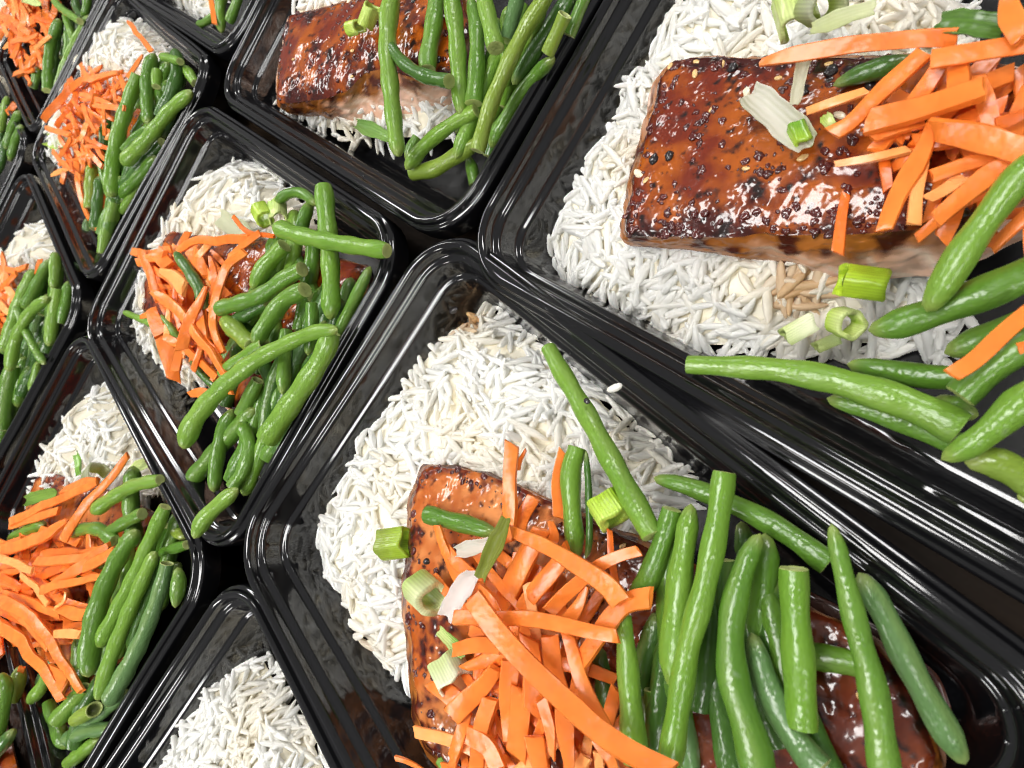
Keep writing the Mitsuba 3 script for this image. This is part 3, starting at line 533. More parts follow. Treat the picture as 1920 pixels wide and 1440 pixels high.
# ---------------------------------------------------------------- fillets
salmon('B', [(1262, 113), (1330, 108), (1440, 112), (1600, 108), (1780, 110), (1960, 140), (1990, 300), (1900, 372), (1830, 405), (1700, 430), (1590, 436), (1510, 443), (1420, 440), (1330, 443), (1240, 445), (1178, 440), (1176, 420), (1190, 330), (1215, 250), (1235, 160)],
       [(1240, 140), (1330, 118), (1440, 122), (1600, 118), (1780, 120), (1970, 150), (2010, 330), (1950, 430), (1850, 480), (1760, 520), (1650, 520), (1560, 520), (1470, 495), (1380, 482), (1260, 468), (1175, 462), (1168, 440), (1180, 340), (1202, 260), (1222, 180)],
       37, 19, 'big thick dark-glazed fillet with seeds and shiny patches in the upper right tray', 41, brown=(1170, 440, 34, 52), seeds=16, bits=540, pepper=7, garlic=3, grid=0.62, bits_edge=0.72)
salmon('A', [(793, 872), (850, 880), (905, 888), (945, 902), (1040, 946), (1130, 990), (1215, 1025), (1330, 1080), (1480, 1130), (1640, 1200), (1730, 1310), (1760, 1420), (1700, 1520), (1500, 1560), (1200, 1560), (960, 1520), (850, 1450), (800, 1395), (780, 1340), (775, 1250), (764, 1160), (762, 1090), (772, 1010), (774, 940)],
       [(790, 880), (850, 878), (905, 888), (945, 902), (1040, 946), (1130, 990), (1215, 1025), (1330, 1080), (1480, 1130), (1640, 1200), (1730, 1310), (1760, 1420), (1700, 1520), (1500, 1560), (1200, 1560), (960, 1530), (845, 1465), (796, 1405), (775, 1345), (770, 1250), (758, 1160), (756, 1090), (766, 1010), (768, 940)],
       27, 12, 'orange-brown glazed fillet under carrots and beans in the front centre tray', 42, pal='pale', brown=(840, 1100, 70, 90), sauce=(840, 1050, 42, 66), seeds=7, bits=300, pepper=4, grid=0.75, bits_edge=0.78)
salmon('C', [(542, 28), (580, 22), (640, 8), (720, -20), (800, -40), (860, -20), (880, 60), (850, 130), (790, 150), (715, 128), (680, 140), (650, 172), (620, 182), (560, 190), (525, 195), (522, 150), (532, 90)],
       [(540, 36), (580, 22), (640, 8), (720, -20), (800, -40), (880, -10), (905, 70), (880, 150), (850, 200), (790, 212), (720, 228), (660, 226), (600, 220), (545, 215), (522, 198), (518, 160), (530, 96)],
       36, 17, 'dark-glazed fillet with a cut pale side in the top centre tray', 43, brown=(530, 180, 22, 40), seeds=8, bits=280, pepper=4, garlic=3, grid=0.9)
salmon('D', [(318, 432), (350, 440), (430, 450), (500, 452), (600, 480), (690, 500), (690, 560), (620, 700), (540, 810), (460, 800), (380, 700), (300, 620), (268, 580), (275, 540), (300, 480)],
       [(316, 436), (350, 440), (430, 450), (500, 452), (600, 480), (690, 500), (690, 560), (620, 700), (540, 810), (460, 806), (378, 708), (298, 628), (265, 585), (272, 545), (297, 485)],
       27, 10, 'dark-glazed fillet almost hidden by carrots and beans in the middle left tray', 44, seeds=4, bits=110, pepper=2, grid=1.3)
salmon('E', [(108, 278), (125, 285), (180, 260), (240, 200), (300, 130), (330, 150), (300, 260), (230, 380), (180, 420), (140, 350), (106, 305)], [(106, 284), (125, 285), (180, 260), (240, 200), (300, 130), (330, 150), (300, 260), (230, 380), (178, 425), (138, 356), (104, 312)],
       26, 12, 'dark crusted fillet corner below the orange heap in the upper left tray', 45, bits=60, grid=1.6)
salmon('F', [(75, 888), (100, 885), (140, 905), (210, 925), (300, 970), (330, 1060), (260, 1200), (150, 1330), (60, 1260), (20, 1120), (40, 980)], [(73, 894), (100, 885), (140, 905), (210, 925), (300, 970), (330, 1060), (260, 1200), (150, 1335), (56, 1265), (16, 1125), (36, 985)],
       24, 10, 'brown fillet corner between rice and carrots in the lower left tray', 46, pal='pale', brown=(60, 960, 60, 80), bits=60, grid=1.6)
salmon('M', [(-40, 1345), (6, 1340), (26, 1420), (50, 1500), (10, 1560), (-60, 1500)], [(-40, 1345), (8, 1340), (30, 1420), (54, 1500), (10, 1566), (-60, 1500)], 44, 20, 'pinkish fillet edge in the bottom left corner', 47, mtop='m_flesh', grid=1.6)
# ---------------------------------------------------------------- sauce on the tray floor
def puddle(pts, z, label, seed):
    w = smooth_ring(resample(np.array([P(x, y, z) for x, y in pts]), 90), 4); c = w.mean(0)
    v = np.vstack([w * [1, 1, 0] + [0, 0, 2.1 * MM], c + (w - c) * 0.94 * [1, 1, 0] + [0, 0, 0.0], [c]]); v[90:, 2] = 2.9 * MM
    f = np.vstack([grid_faces(2, 90), np.stack([np.arange(90) + 90, (np.arange(90) + 1) % 90 + 90, np.full(90, 180)], 1)])
    k = thing('sauce_puddle', label, 'sauce', 'puddles of brown sauce'); scene[k] = mikit.ply((v, f), 'm_sauce', smooth=True)
puddle([(1500, 1100), (1660, 1180), (1760, 1260), (1810, 1400), (1700, 1500), (1500, 1400), (1420, 1250)], 3, 'dark brown sauce pooled at the right end of the front centre tray', 1)
puddle([(690, 490), (700, 540), (640, 690), (560, 800), (500, 780), (600, 600), (660, 500)], 3, 'brown sauce under the beans of the middle left tray', 2)
# ---------------------------------------------------------------- green beans
s1 = lambda *p: [(x / 3, y / 3) for x, y in p]
s2 = lambda *p: [(480 + x / 3, y / 3) for x, y in p]
s3 = lambda *p: [(x / 3, 480 + y / 3) for x, y in p]
s4 = lambda *p: [(x / 3, 960 + y / 3) for x, y in p]
s5 = lambda *p: [(1120 + x / 2.4, y / 2.4) for x, y in p]
s6 = lambda *p: [(1120 + x / 2.4, 500 + y / 2.4) for x, y in p]
s8 = lambda *p: [(560 + x / 2.4, 840 + y / 2.4) for x, y in p]
s9 = lambda *p: [(1120 + x / 2.4, 840 + y / 2.4) for x, y in p]
# front centre tray
bean('A', (33, 40), (33, 50), [(1030, 652), (1062, 714), (1110, 796), (1170, 905), (1222, 1005)], 'cc', 'b', 'long straight green bean lying across the rice of the front centre tray')
bean('A', (33, 35), (44, 36), s8((1255, 0), (1225, 110), (1232, 300), (1250, 500)), 'ct', 'b', 'upright split green bean on the rice, left of the bright scallion chunk')
bean('A', (35, 35), (14, 16), s8((1293, 10), (1302, 200), (1306, 420), (1290, 500)), 'tt', 'd', 'thin dark half pod lying against the right side of the upright split bean')
bean('A', (40, 36), (38, 50), s9((335, 275), (290, 430), (225, 590), (140, 700)), 'ct', 'm', 'blunt green bean leaning left just right of the long straight bean')
bean('A', (40, 44), (40, 60), s9((425, 250), (400, 430), (370, 620), (345, 850), (345, 1090)), 'tt', 'b', 'pointed green bean left of and parallel to the long cut bean')
bean('A', (47, 45), (44, 50), s9((568, 110), (535, 340), (480, 610), (410, 880), (370, 1130), (328, 1415)), 'cc', 'b', 'long bright bean with both ends cut square, in the middle of the front pile')
bean('A', (35, 33), (34, 52), s9((255, 135), (420, 175), (640, 265), (860, 390), (1040, 520)), 'tc', 'm', 'bean behind the pile, slanting along the right wall of the front tray')
bean('A', (36, 26), (50, 58), s9((1180, 560), (1290, 740), (1400, 960), (1520, 1180), (1660, 1425)), 'tt', 'g', 'scarred brownish-green bean nearest the right end of the front tray')
bean('A', (43, 46), (36, 66), s9((730, 385), (665, 520), (612, 720), (600, 880), (620, 1060), (690, 1300), (730, 1460)), 'tc', 'm', 'stout kinked green bean right of the long cut bean')
bean('A', (42, 40), (56, 66), s9((888, 545), (895, 720), (905, 900), (915, 1080), (915, 1250)), 'hc', 'b', 'hollow-ended open bean pod standing in the front pile')
bean('A', (47, 42), (30, 58), s9((1050, 340), (1085, 480), (1130, 660), (1180, 860), (1230, 1060), (1290, 1440)), 'tc', 'm', 'tall bean whose pointed tip rises over the right rim of the front tray')
bean('A', (31, 31), (48, 50), s9((960, 935), (1060, 950), (1180, 975)), 'cc', 'b', 'short bean lying crosswise behind the tall bean at the right')
bean('A', (38, 41), (46, 64), s9((690, 830), (745, 1020), (830, 1210), (930, 1360), (1010, 1450)), 'tc', 'g', 'dull blue-green bean slanting down to the bottom edge')
bean('A', (34, 34), (40, 56), s9((735, 580), (775, 720), (815, 880), (850, 1060), (870, 1200)), 'tc', 'm', 'bean half hidden between the kinked bean and the hollow pod')
bean('A', (41, 41), (32, 52), s9((118, 755), (130, 900), (145, 1080), (160, 1250), (175, 1420)), 'cc', 'b', 'cut green bean standing right of the carrot heap in the front tray')
bean('A', (30, 30), (44, 40), s9((285, 735), (245, 870), (205, 1010), (190, 1100)), 'tc', 'd', 'dark bean under the blunt bean, behind the cut bean')
bean('A', (33, 33), (40, 44), s9((262, 1090), (270, 1220), (278, 1360), (280, 1450)), 'hc', 'm', 'short bean with frayed top between two long beans at the bottom')
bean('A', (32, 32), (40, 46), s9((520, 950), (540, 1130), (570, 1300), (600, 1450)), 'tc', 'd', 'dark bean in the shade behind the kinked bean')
bean('A', (27, 27), (46, 46), s9((640, 330), (665, 450), (690, 560)), 'tt', 'd', 'dark bean end seen above the kinked bean')
bean('A', (33, 34), (38, 36), s8((585, 300), (680, 325), (780, 350), (890, 385)), 'ct', 'm', 'short green bean lying on the fillet of the front tray')
bean('A', (25, 25), (38, 40), s8((650, 1390), (690, 1440), (720, 1480)), 'ct', 'b', 'bean end peeking from under the fillet at the bottom edge')
bean('A', (28, 28), (44, 44), s8((1370, 860), (1375, 1000), (1390, 1150), (1410, 1300)), 'tc', 'd', 'dark bean between the carrot heap and the cut bean')
bean('A', (26, 26), (50, 46), s8((1320, 680), (1290, 760), (1260, 860)), 'ct', 'd', 'dark bean under the carrot shreds of the front tray', buried=True)
bean('A', (30, 28), (46, 46), s9((10, 880), (40, 1060), (60, 1300)), 'tc', 'd', 'dark bean low beside the big diagonal carrot shred', buried=True)
bean('A', (26, 26), (48, 48), s9((430, 1100), (450, 1270), (470, 1440)), 'tc', 'm', None, buried=True)
bean('A', (24, 24), (48, 48), s9((640, 1100), (700, 1270), (760, 1440)), 'tc', 'm', None, buried=True)
bean('A', (28, 28), (48, 48), s9((200, 1000), (230, 1100), (240, 1300)), 'tc', 'm', None, buried=True)
for i, (x, y) in enumerate([(1320, 1500), (1420, 1510), (1540, 1520), (1240, 1510)]):
    bean('A', (36, 32), (56, 60), [(x, y - 20), (x + 30, y + 90)], 'tc', 'm', None, buried=True)
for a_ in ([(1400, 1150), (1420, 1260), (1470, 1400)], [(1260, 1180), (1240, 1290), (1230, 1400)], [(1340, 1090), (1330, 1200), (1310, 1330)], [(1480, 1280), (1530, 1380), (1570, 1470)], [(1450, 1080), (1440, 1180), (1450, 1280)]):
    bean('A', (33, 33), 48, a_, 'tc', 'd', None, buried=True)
# upper right tray
bean('B', (38, 36), (34, 68), s6((400, 442), (560, 450), (800, 465), (1050, 510), (1300, 585), (1500, 660), (1640, 730)), 'cc', 'b', 'long curved bean hanging over the near wall of the upper right tray')
bean('B', (30, 28), (36, 46), s6((1040, 590), (1250, 650), (1450, 730), (1620, 800)), 'tc', 'm', 'bean just below and parallel to the long curved bean')
bean('B', (30, 32), (36, 48), s6((1120, 440), (1300, 462), (1480, 490), (1640, 500)), 'tc', 'm', 'bean between the rice and the long curved bean of the upper right tray')
bean('B', (56, 46), (60, 60), s5((2010, 700), (1900, 790), (1780, 950), (1650, 1140), (1540, 1320), (1490, 1400)), 'ct', 'b', 'thick shiny bean slanting down over the cut side of the big fillet')
bean('B', (40, 42), (56, 72), s6((1220, 285), (1330, 265), (1500, 210), (1690, 140), (1900, 50), (2000, 0)), 'tc', 'm', 'thick dull bean lying under the shiny bean beside the big fillet')
bean('B', (28, 28), (50, 50), s6((1560, 390), (1700, 340), (1860, 270), (1960, 230)), 'tc', 'm', 'bean behind the orange shred at the right edge')
bean('B', (40, 42), (66, 66), s6((1640, 580), (1740, 490), (1850, 400), (1990, 300)), 'cc', 'm', 'thick cut bean at the right edge, below the orange shred')
bean('B', (41, 46), (44, 74), s6((1545, 868), (1660, 815), (1790, 720), (1930, 590), (2010, 500)), 'tt', 'b', 'pointed bean rising to the right edge above the white rim streak')
bean('B', (33, 30), (54, 62), s6((1650, 880), (1780, 880), (1890, 930), (1990, 1010)), 'tc', 'y', 'curved bean with wet sparkles low at the right edge')
bean('B', (30, 28), (40, 46), s6((1890, 1030), (1960, 1050), (2020, 1080)), 'tc', 'y', 'bean end at the right edge just above the tray wall')
bean('B', (28, 28), (50, 50), s6((1520, 590), (1620, 640), (1720, 670)), 'tt', 'm', 'bean under the thick cut bean at the right edge', buried=True)
bean('B', (42, 43), (34, 46), s5((1060, 385), (1180, 335), (1300, 300), (1430, 265)), 'tt', 'd', 'dark bean on the big fillet under the carrot shreds')
# top centre tray
C = lambda z, w, pts, e, t, l, **k: bean('C', z, w, pts, e, t, l, **k)
C((50, 44), (36, 32), s2((765, -20), (742, 130), (742, 330), (770, 600), (800, 880)), 'ct', 'b', 'long bean crossing the fillet of the top centre tray, leftmost')
C((47, 47), (24, 30), s2((755, 268), (830, 360), (940, 430), (1090, 455)), 'cc', 'd', 'short dark bean lying crosswise on the pale side of the fillet')
C((43, 42), (32, 34), s2((1015, -20), (1000, 140), (970, 300), (965, 390)), 'cc', 'm', 'mid-green bean second from the left at the top edge')
C((45, 36), (34, 32), s2((1100, -20), (1125, 180), (1140, 420), (1155, 650)), 'ct', 'b', 'long straight bean right of the crosswise dark bean')
C((40, 36), (26, 34), s2((1205, -10), (1240, 160), (1240, 380), (1225, 580)), 'tc', 'm', 'bean tapering upward beside the long straight bean of the top centre tray')
C((48, 46), (30, 36), s2((1275, -20), (1310, 120), (1350, 270)), 'cc', 'b', 'bean at the top edge with its cut end facing down')
C((42, 40), (28, 30), s2((1480, -30), (1440, 110), (1410, 230)), 'cc', 'g', 'grey-green bean behind the long diagonal bean')
C((52, 44), (34, 30), s2((1640, -30), (1510, 170), (1390, 420), (1310, 620), (1245, 850)), 'cc', 'y', 'longest diagonal bean in front of the top centre pile')
C((44, 38), (30, 28), s2((1770, -20), (1640, 180), (1540, 330), (1440, 480)), 'ct', 'd', 'dark bean running along the right of the longest diagonal bean')
C((50, 44), (26, 26), s2((1738, 85), (1690, 190), (1640, 300)), 'hc', 'y', 'short hollow-tipped bean at the right of the top centre tray')
C((42, 30), (26, 34), s2((1680, 320), (1560, 440), (1440, 620), (1320, 830)), 'tt', 'm', 'bean curving down along the right wall of the top centre tray')
C((45, 42), (26, 26), s2((1850, -20), (1800, 100), (1760, 200)), 'cc', 'm', 'bean at the top edge nearest the right rim of the top centre tray')
C((34, 32), (30, 30), s2((1240, 620), (1100, 700), (950, 820), (840, 955)), 'ct', 'b', 'wet shiny bean pointing at the lower corner of the top centre tray')
C((28, 26), (30, 30), s2((1260, 790), (1120, 880), (1000, 950), (880, 975)), 'tc', 'y', 'bean with a torn end below the wet shiny bean')
C((20, 20), (24, 24), s2((910, 770), (875, 830), (850, 900)), 'ct', 'm', 'bean stub under the wet shiny bean')
C((20, 18), (24, 24), s2((1190, 880), (1215, 960), (1225, 1040)), 'tc', 'm', 'bean standing low in the lower corner of the top centre tray')
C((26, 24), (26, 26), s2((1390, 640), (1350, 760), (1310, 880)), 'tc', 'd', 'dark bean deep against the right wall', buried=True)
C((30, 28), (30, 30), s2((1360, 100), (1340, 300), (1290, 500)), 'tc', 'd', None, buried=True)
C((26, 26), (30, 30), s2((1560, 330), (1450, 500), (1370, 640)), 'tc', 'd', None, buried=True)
# middle left tray
D = lambda z, w, pts, e, t, l=None, **k: bean('D', z, w, pts, e, t, l, **k)
D((46, 40), (34, 34), [(606, 350), (616, 450), (621, 530), (620, 600)], 'ct', 'b', 'upright bean with a square top at the upper right of the middle left tray')
D((48, 47), (32, 32), [(514, 424), (560, 440), (640, 457), (726, 470)], 'tc', 'b', 'pale bean sticking out over the right corner of the middle left tray')
D((40, 40), (20, 22), [(515, 382), (540, 364), (568, 364), (592, 384)], 'tt', 'm', 'small arched bean at the top of the middle left pile')
D((38, 38), (26, 26), [(583, 378), (570, 410), (560, 450)], 'tc', 'm', 'bean behind the square-topped bean')
D((40, 40), (32, 36), s3((1600, -60), (1490, 60), (1420, 190)), 'ct', 'b', 'bean slanting left below the scallion chunk of the middle left tray')
D((42, 42), (34, 32), s3((1700, 75), (1600, 130), (1450, 230), (1240, 295)), 'cc', 'm', 'long dark-tipped bean above the shiny parallel bean')
D((38, 38), (26, 26), s3((1500, 260), (1400, 320), (1290, 390)), 'cc', 'd', 'dark shiny bean below the long dark-tipped bean')
D((43, 43), (36, 34), s3((1715, 190), (1600, 250), (1500, 380), (1430, 500)), 'ct', 'm', 'bean bending down in the centre of the middle left pile')
D((40, 40), (36, 32), s3((1280, 370), (1350, 440), (1420, 500)), 'cc', 'y', 'short square-cut chunk of bean beside the carrots')
D((48, 44), (26, 38), s3((1900, 415), (1780, 425), (1620, 490), (1420, 600), (1220, 770), (1090, 930), (1030, 1085)), 'tt', 'b', 'longest bean lying across the whole middle left pile')
D((41, 41), (30, 32), s3((1490, 500), (1380, 570), (1260, 660)), 'hc', 'b', 'bean with open end above the longest bean')
D((44, 40), (26, 26), s3((1750, 265), (1755, 380), (1735, 560)), 'ct', 'm', 'rough-topped bean standing beside the square-topped bean')
D((38, 38), (26, 28), s3((1610, 420), (1600, 600), (1590, 780)), 'ct', 'm', 'split bean crossing behind the longest bean')
D((44, 42), (40, 42), s3((1870, 430), (1800, 590), (1660, 800), (1500, 1030)), 'cc', 'b', 'thick bean along the right rim with its cut end low')
D((40, 32), (22, 26), [(694, 500), (668, 555), (640, 615), (622, 680)], 'tc', 'm', 'bean pressed against the right rim of the middle left tray')
D((36, 32), (28, 28), s3((1310, 860), (1250, 1000), (1215, 1180), (1205, 1330)), 'tt', 'm', 'bean hanging down left of the middle left pile bottom')
D((34, 30), (24, 26), s3((1600, 830), (1500, 1000), (1440, 1180), (1370, 1350)), 'tt', 'b', 'slim bean running to the lower corner of the middle left tray')
D((36, 34), (26, 28), s3((1450, 700), (1400, 800), (1355, 890)), 'hc', 'm', 'open bean stub below the longest bean')
D((34, 36), (26, 28), s3((1350, 930), (1400, 1060), (1370, 1200), (1310, 1300)), 'th', 'm', 'curved hollow bean near the lower corner')
D((40, 44), (28, 34), s3((1340, 1310), (1250, 1380), (1150, 1480), (1090, 1590)), 'tt', 'b', 'bean poking out over the lower rim of the middle left tray')
D((45, 43), (18, 26), s3((985, -20), (1060, 80), (1130, 200), (1150, 300)), 'tt', 'd', 'dark bean among the carrot shreds of the middle left tray')
D((26, 28), (12, 15), s3((695, 315), (780, 350), (870, 390)), 'tt', 'b', 'thin pointed bean sliver at the left of the carrots')
D((40, 38), (10, 16), s3((905, 330), (960, 400), (1010, 480)), 'tt', 'm', 'thin bean sliver between carrot shreds')
D((34, 33), (12, 16), s3((1070, 590), (1150, 680), (1250, 760)), 'tt', 'd', 'dark sliver below the carrot shreds of the middle left tray')
D((28, 26), (14, 16), s3((1640, 980), (1580, 1060), (1520, 1140)), 'tt', 'm', 'thin bean end near the right rim, low')
for i, (a, b) in enumerate([((590, 430), (560, 620)), ((560, 640), (520, 780)), ((500, 720), (440, 880)), ((640, 560), (590, 720)), ((470, 800), (430, 900)), ((520, 560), (480, 700)), ((580, 700), (500, 860)), ((450, 640), (420, 760)), ((550, 480), (590, 560)), ((610, 600), (575, 700)), ((530, 700), (500, 800)), ((660, 520), (610, 640)), ((480, 560), (450, 640)), ((560, 760), (520, 850))]):
    D((33 - 2 * (i % 3), 31), 30, [a, ((a[0] + b[0]) / 2 + 6, (a[1] + b[1]) / 2), b], 'tc', 'md'[i % 2], None, buried=True)
# upper left tray
E_ = lambda z, w, pts, e, t, l=None, **k: bean('E', z, w, pts, e, t, l, **k)
E_((40, 38), (25, 24), s1((870, 300), (830, 420), (825, 560), (835, 700)), 'tt', 'm', 'bean dropping from the top of the upper left pile')
E_((42, 42), (15, 17), s1((900, 315), (950, 325), (1015, 345)), 'tc', 'b', 'small bent bean lying across the top of the upper left pile')
E_((38, 36), (24, 26), s1((985, 280), (1000, 400), (960, 540), (900, 660)), 'tc', 'd', 'dark bean right of the hollow tip in the upper left tray')
E_((42, 34), (22, 28), s1((775, 420), (720, 580), (660, 780), (630, 960), (625, 1110)), 'ct', 'b', 'long bean down the middle of the upper left tray')
E_((42, 40), (24, 28), s1((1080, 515), (960, 620), (820, 790), (690, 920)), 'tt', 'b', 'broad bean slanting along the right rim of the upper left tray')
E_((38, 37), (16, 17), s1((850, 715), (770, 770), (700, 845)), 'tc', 'm', 'short bean left of the broad slanting bean')
E_((36, 34), (18, 18), s1((1040, 370), (1070, 420), (1100, 470)), 'tc', 'b', 'bean end at the right corner of the upper left tray')
E_((41, 41), (18, 18), s1((885, 400), (882, 440), (880, 490)), 'hc', 'b', 'hollow bean tip at the top of the upper left pile')
E_((32, 28), (24, 25), s1((525, 920), (515, 1030), (510, 1180)), 'tc', 'y', 'yellow-green bean under the hanging carrot shred')
E_((34, 28), (16, 18), s1((560, 890), (590, 1000), (640, 1150)), 'tc', 'm', 'slim bean beside the yellow-green bean')
E_((28, 24), (18, 17), s1((625, 1110), (655, 1180), (600, 1320), (560, 1430)), 'tt', 'b', 'bean at the bottom of the upper left pile')
E_((26, 22), (17, 18), s1((490, 1230), (495, 1340), (510, 1440)), 'tc', 'g', 'grey-green bean next to the lower corner of the upper left tray')
E_((36, 34), (20, 20), s1((620, 640), (590, 740), (580, 860)), 'tt', 'd', 'dark bean beside the orange heap of the upper left tray')
E_((28, 26), 20, s1((800, 880), (740, 1000), (690, 1150)), 'tt', 'd', 'dark bean in the shade below the broad slanting bean')
for i, (a, b) in enumerate([((320, 150), (280, 250)), ((300, 230), (240, 330)), ((240, 200), (215, 300)), ((260, 280), (220, 380)), ((230, 330), (190, 440)), ((190, 330), (180, 430)), ((345, 130), (320, 190)), ((270, 250), (215, 350)), ((215, 360), (195, 450)), ((310, 190), (260, 300)), ((225, 220), (210, 310))]):
    E_((31, 28), 24, [a, b], 'tc', 'md'[i % 2], None, buried=True)
# lower left tray
F_ = lambda z, w, pts, e, t, l=None, **k: bean('F', z, w, pts, e, t, l, **k)
F_((38, 38), (24, 28), s3((900, 1260), (760, 1290), (650, 1350), (520, 1440)), 'ct', 'b', 'ridged bean at the top of the lower left pile')
F_((36, 36), (24, 26), s4((800, 10), (700, 60), (600, 120)), 'ct', 'm', 'bean just under the ridged bean')
F_((37, 37), (22, 26), s4((400, 130), (470, 95), (560, 100), (645, 165)), 'tc', 'm', 'small curved bean between the ridged bean and the carrots')
F_((34, 34), (20, 22), s4((50, 160), (140, 110), (250, 70)), 'tt', 'b', 'bean at the left rim of the lower left tray above the carrots')
F_((43, 40), (26, 32), s4((930, -30), (850, 150), (770, 340), (660, 560), (560, 760)), 'ct', 'b', 'long bean running down the middle of the lower left tray')
F_((45, 42), (30, 38), s4((770, 100), (660, 270), (560, 500), (510, 720), (500, 930)), 'tt', 'm', 'thick curved bean touching the carrot heap in the lower left tray')
F_((44, 42), (26, 30), s4((875, 220), (800, 390), (710, 600), (620, 830), (550, 1060)), 'tt', 'b', 'straight bean right of the thick curved bean')
F_((42, 38), (24, 36), s4((940, 290), (890, 470), (810, 690), (710, 890), (600, 1080)), 'ht', 'g', 'dull bean with an open top, second from the right rim')
F_((41, 40), (28, 24), s4((1000, 310), (1005, 400), (985, 540)), 'tt', 'm', 'short plump bean against the right rim of the lower left tray')
F_((36, 38), (18, 20), s4((890, 235), (970, 210), (1050, 185)), 'tc', 'm', 'bean lying crosswise toward the right corner of the lower left tray')
F_((33, 33), (24, 24), s4((960, 90), (1000, 115), (1040, 150)), 'tt', 'y', 'olive bean end in the right corner of the lower left tray')
F_((34, 34), (26, 26), s4((370, 390), (480, 330), (640, 275)), 'tt', 'm', 'bean half covered by orange shreds')
F_((33, 35), (28, 32), s4((480, 990), (400, 1080), (320, 1170)), 'hc', 'b', 'torn flat-ended bean near the bottom of the lower left pile')
F_((36, 37), (28, 30), s4((425, 1170), (480, 1135), (530, 1110)), 'ch', 'y', 'short bean with a bright round open end')
F_((32, 28), (24, 22), s4((720, 1010), (640, 1080), (540, 1160), (440, 1210)), 'tt', 'g', 'dark grey bean curving under the bright open-ended bean')
F_((30, 30), (28, 26), s4((385, 1270), (500, 1230), (630, 1215)), 'ct', 'g', 'wet grey-green bean crossing the lower end of the lower left tray')
F_((28, 24), (26, 30), s4((560, 1280), (440, 1370), (320, 1480)), 'tc', 'b', 'bean at the bottom edge in the lower left tray')
F_((30, 26), (22, 30), s4((270, 1070), (310, 1180), (360, 1290), (400, 1310)), 'ct', 'm', 'bean standing on the black floor of the lower left tray')
F_((38, 40), (28, 28), s4((120, 860), (90, 980), (65, 1075)), 'tc', 'y', 'bean hanging over the bottom left rim beside the edge')
F_((36, 36), (20, 26), s4((270, 900), (230, 990), (160, 1070)), 'ct', 'b', 'pointed bean between the carrots and the black wall')
F_((30, 30), 24, s4((300, 830), (260, 900), (230, 960)), 'tc', 'g', 'grey bean end seen between two orange shreds')
for i, (a, b) in enumerate([((150, 1190), (150, 1290)), ((190, 1090), (150, 1230)), ((240, 1110), (190, 1260)), ((290, 1130), (240, 1260)), ((230, 1010), (190, 1100)), ((200, 1260), (150, 1340)), ((60, 1100), (30, 1200)), ((160, 1300), (140, 1400))]):
    F_((31, 29), 30, [a, b], 'tc', 'md'[i % 2], None, buried=True)
# left edge tray
H_ = lambda z, w, pts, e, t, l=None, **k: bean('H', z, w, pts, e, t, l, **k)
H_((40, 38), (20, 26), s3((190, 75), (110, 260), (60, 420), (20, 540)), 'tt', 'b', 'bean along the carrots in the left edge tray, longest at the left')
H_((42, 40), (18, 24), s3((280, 20), (220, 140), (140, 300)), 'tt', 'm', 'bean right of the longest bean in the left edge tray')
H_((41, 40), (20, 20), s3((310, -20), (310, 90), (300, 190)), 'tt', 'b', 'upright bean at the top of the left edge pile')
H_((45, 43), (20, 24), s3((270, 235), (170, 320), (90, 470), (50, 650)), 'tt', 'b', 'curving bean crossing the left edge pile')
H_((43, 40), (14, 14), s3((90, 280), (130, 390), (190, 510), (250, 610)), 'tt', 'm', 'thin bean slanting right in the left edge pile')
H_((40, 38), (22, 22), s3((325, 190), (300, 330), (275, 510)), 'ct', 'b', 'cut bean along the right of the left edge pile')
H_((36, 35), (18, 18), s3((385, 140), (370, 250), (340, 380)), 'tc', 'm', 'bean against the right rim of the left edge tray')
H_((38, 34), (26, 26), s3((70, 620), (40, 760), (10, 980)), 'cc', 'm', 'thick bean at the left border low in the left edge tray')
H_((32, 28), (18, 18), s3((175, 610), (110, 760), (40, 960)), 'tt', 'm', 'slim bean pointing at the lower end of the left edge tray')
H_((30, 28), (15, 15), s3((215, 590), (195, 680), (170, 770)), 'tt', 'b', 'small bright bean near the right rim, low in the left edge tray')
for i, (a, b) in enumerate([((110, 500), (90, 640)), ((70, 560), (30, 700)), ((40, 660), (-10, 800)), ((80, 640), (40, 740)), ((0, 560), (-40, 680)), ((115, 560), (85, 660)), ((60, 520), (30, 620)), ((90, 600), (50, 720)), ((40, 700), (0, 830))]):
    H_((31, 29), 24, [a, b], 'tc', 'md'[i % 2], None, buried=True)
# top left corner tray, top edge tray and small far tray
I_ = lambda z, w, pts, e, t, l=None, **k: bean('I', z, w, pts, e, t, l, **k)
I_((44, 42), (14, 14), [(100, 0), (120, 20), (150, 40)], 'tc', 'b', 'pale bean slanting right at the very top left corner tray')
I_((40, 34), (18, 18), [(112, 35), (96, 80), (90, 125), (88, 170)], 'tc', 'm', 'long bean down the middle of the top left corner tray')
I_((38, 34), (14, 14), [(122, 25), (132, 55), (140, 85)], 'tt', 'b', 'shiny bean right of the long bean in the top left corner tray')
I_((36, 30), (15, 15), [(168, 30), (140, 80), (118, 130), (105, 180)], 'tc', 'b', 'bean along the right rim of the top left corner tray')
I_((36, 34), (16, 16), [(140, -10), (145, 20), (158, 40)], 'tt', 'd', 'dark bean at the top border of the top left corner tray')
I_((37, 35), (16, 16), [(165, -15), (162, 15), (155, 35)], 'tt', 'm', 'bean at the top border nearest the right rim of the corner tray')
I_((32, 30), (16, 15), [(70, 125), (68, 145), (62, 165)], 'tc', 'm', 'bean stub under the lower end of the corner heap')
I_((34, 30), (16, 15), [(128, 55), (128, 85), (126, 110)], 'tc', 'm', 'short bean between the long bean and the rim bean of the corner tray')
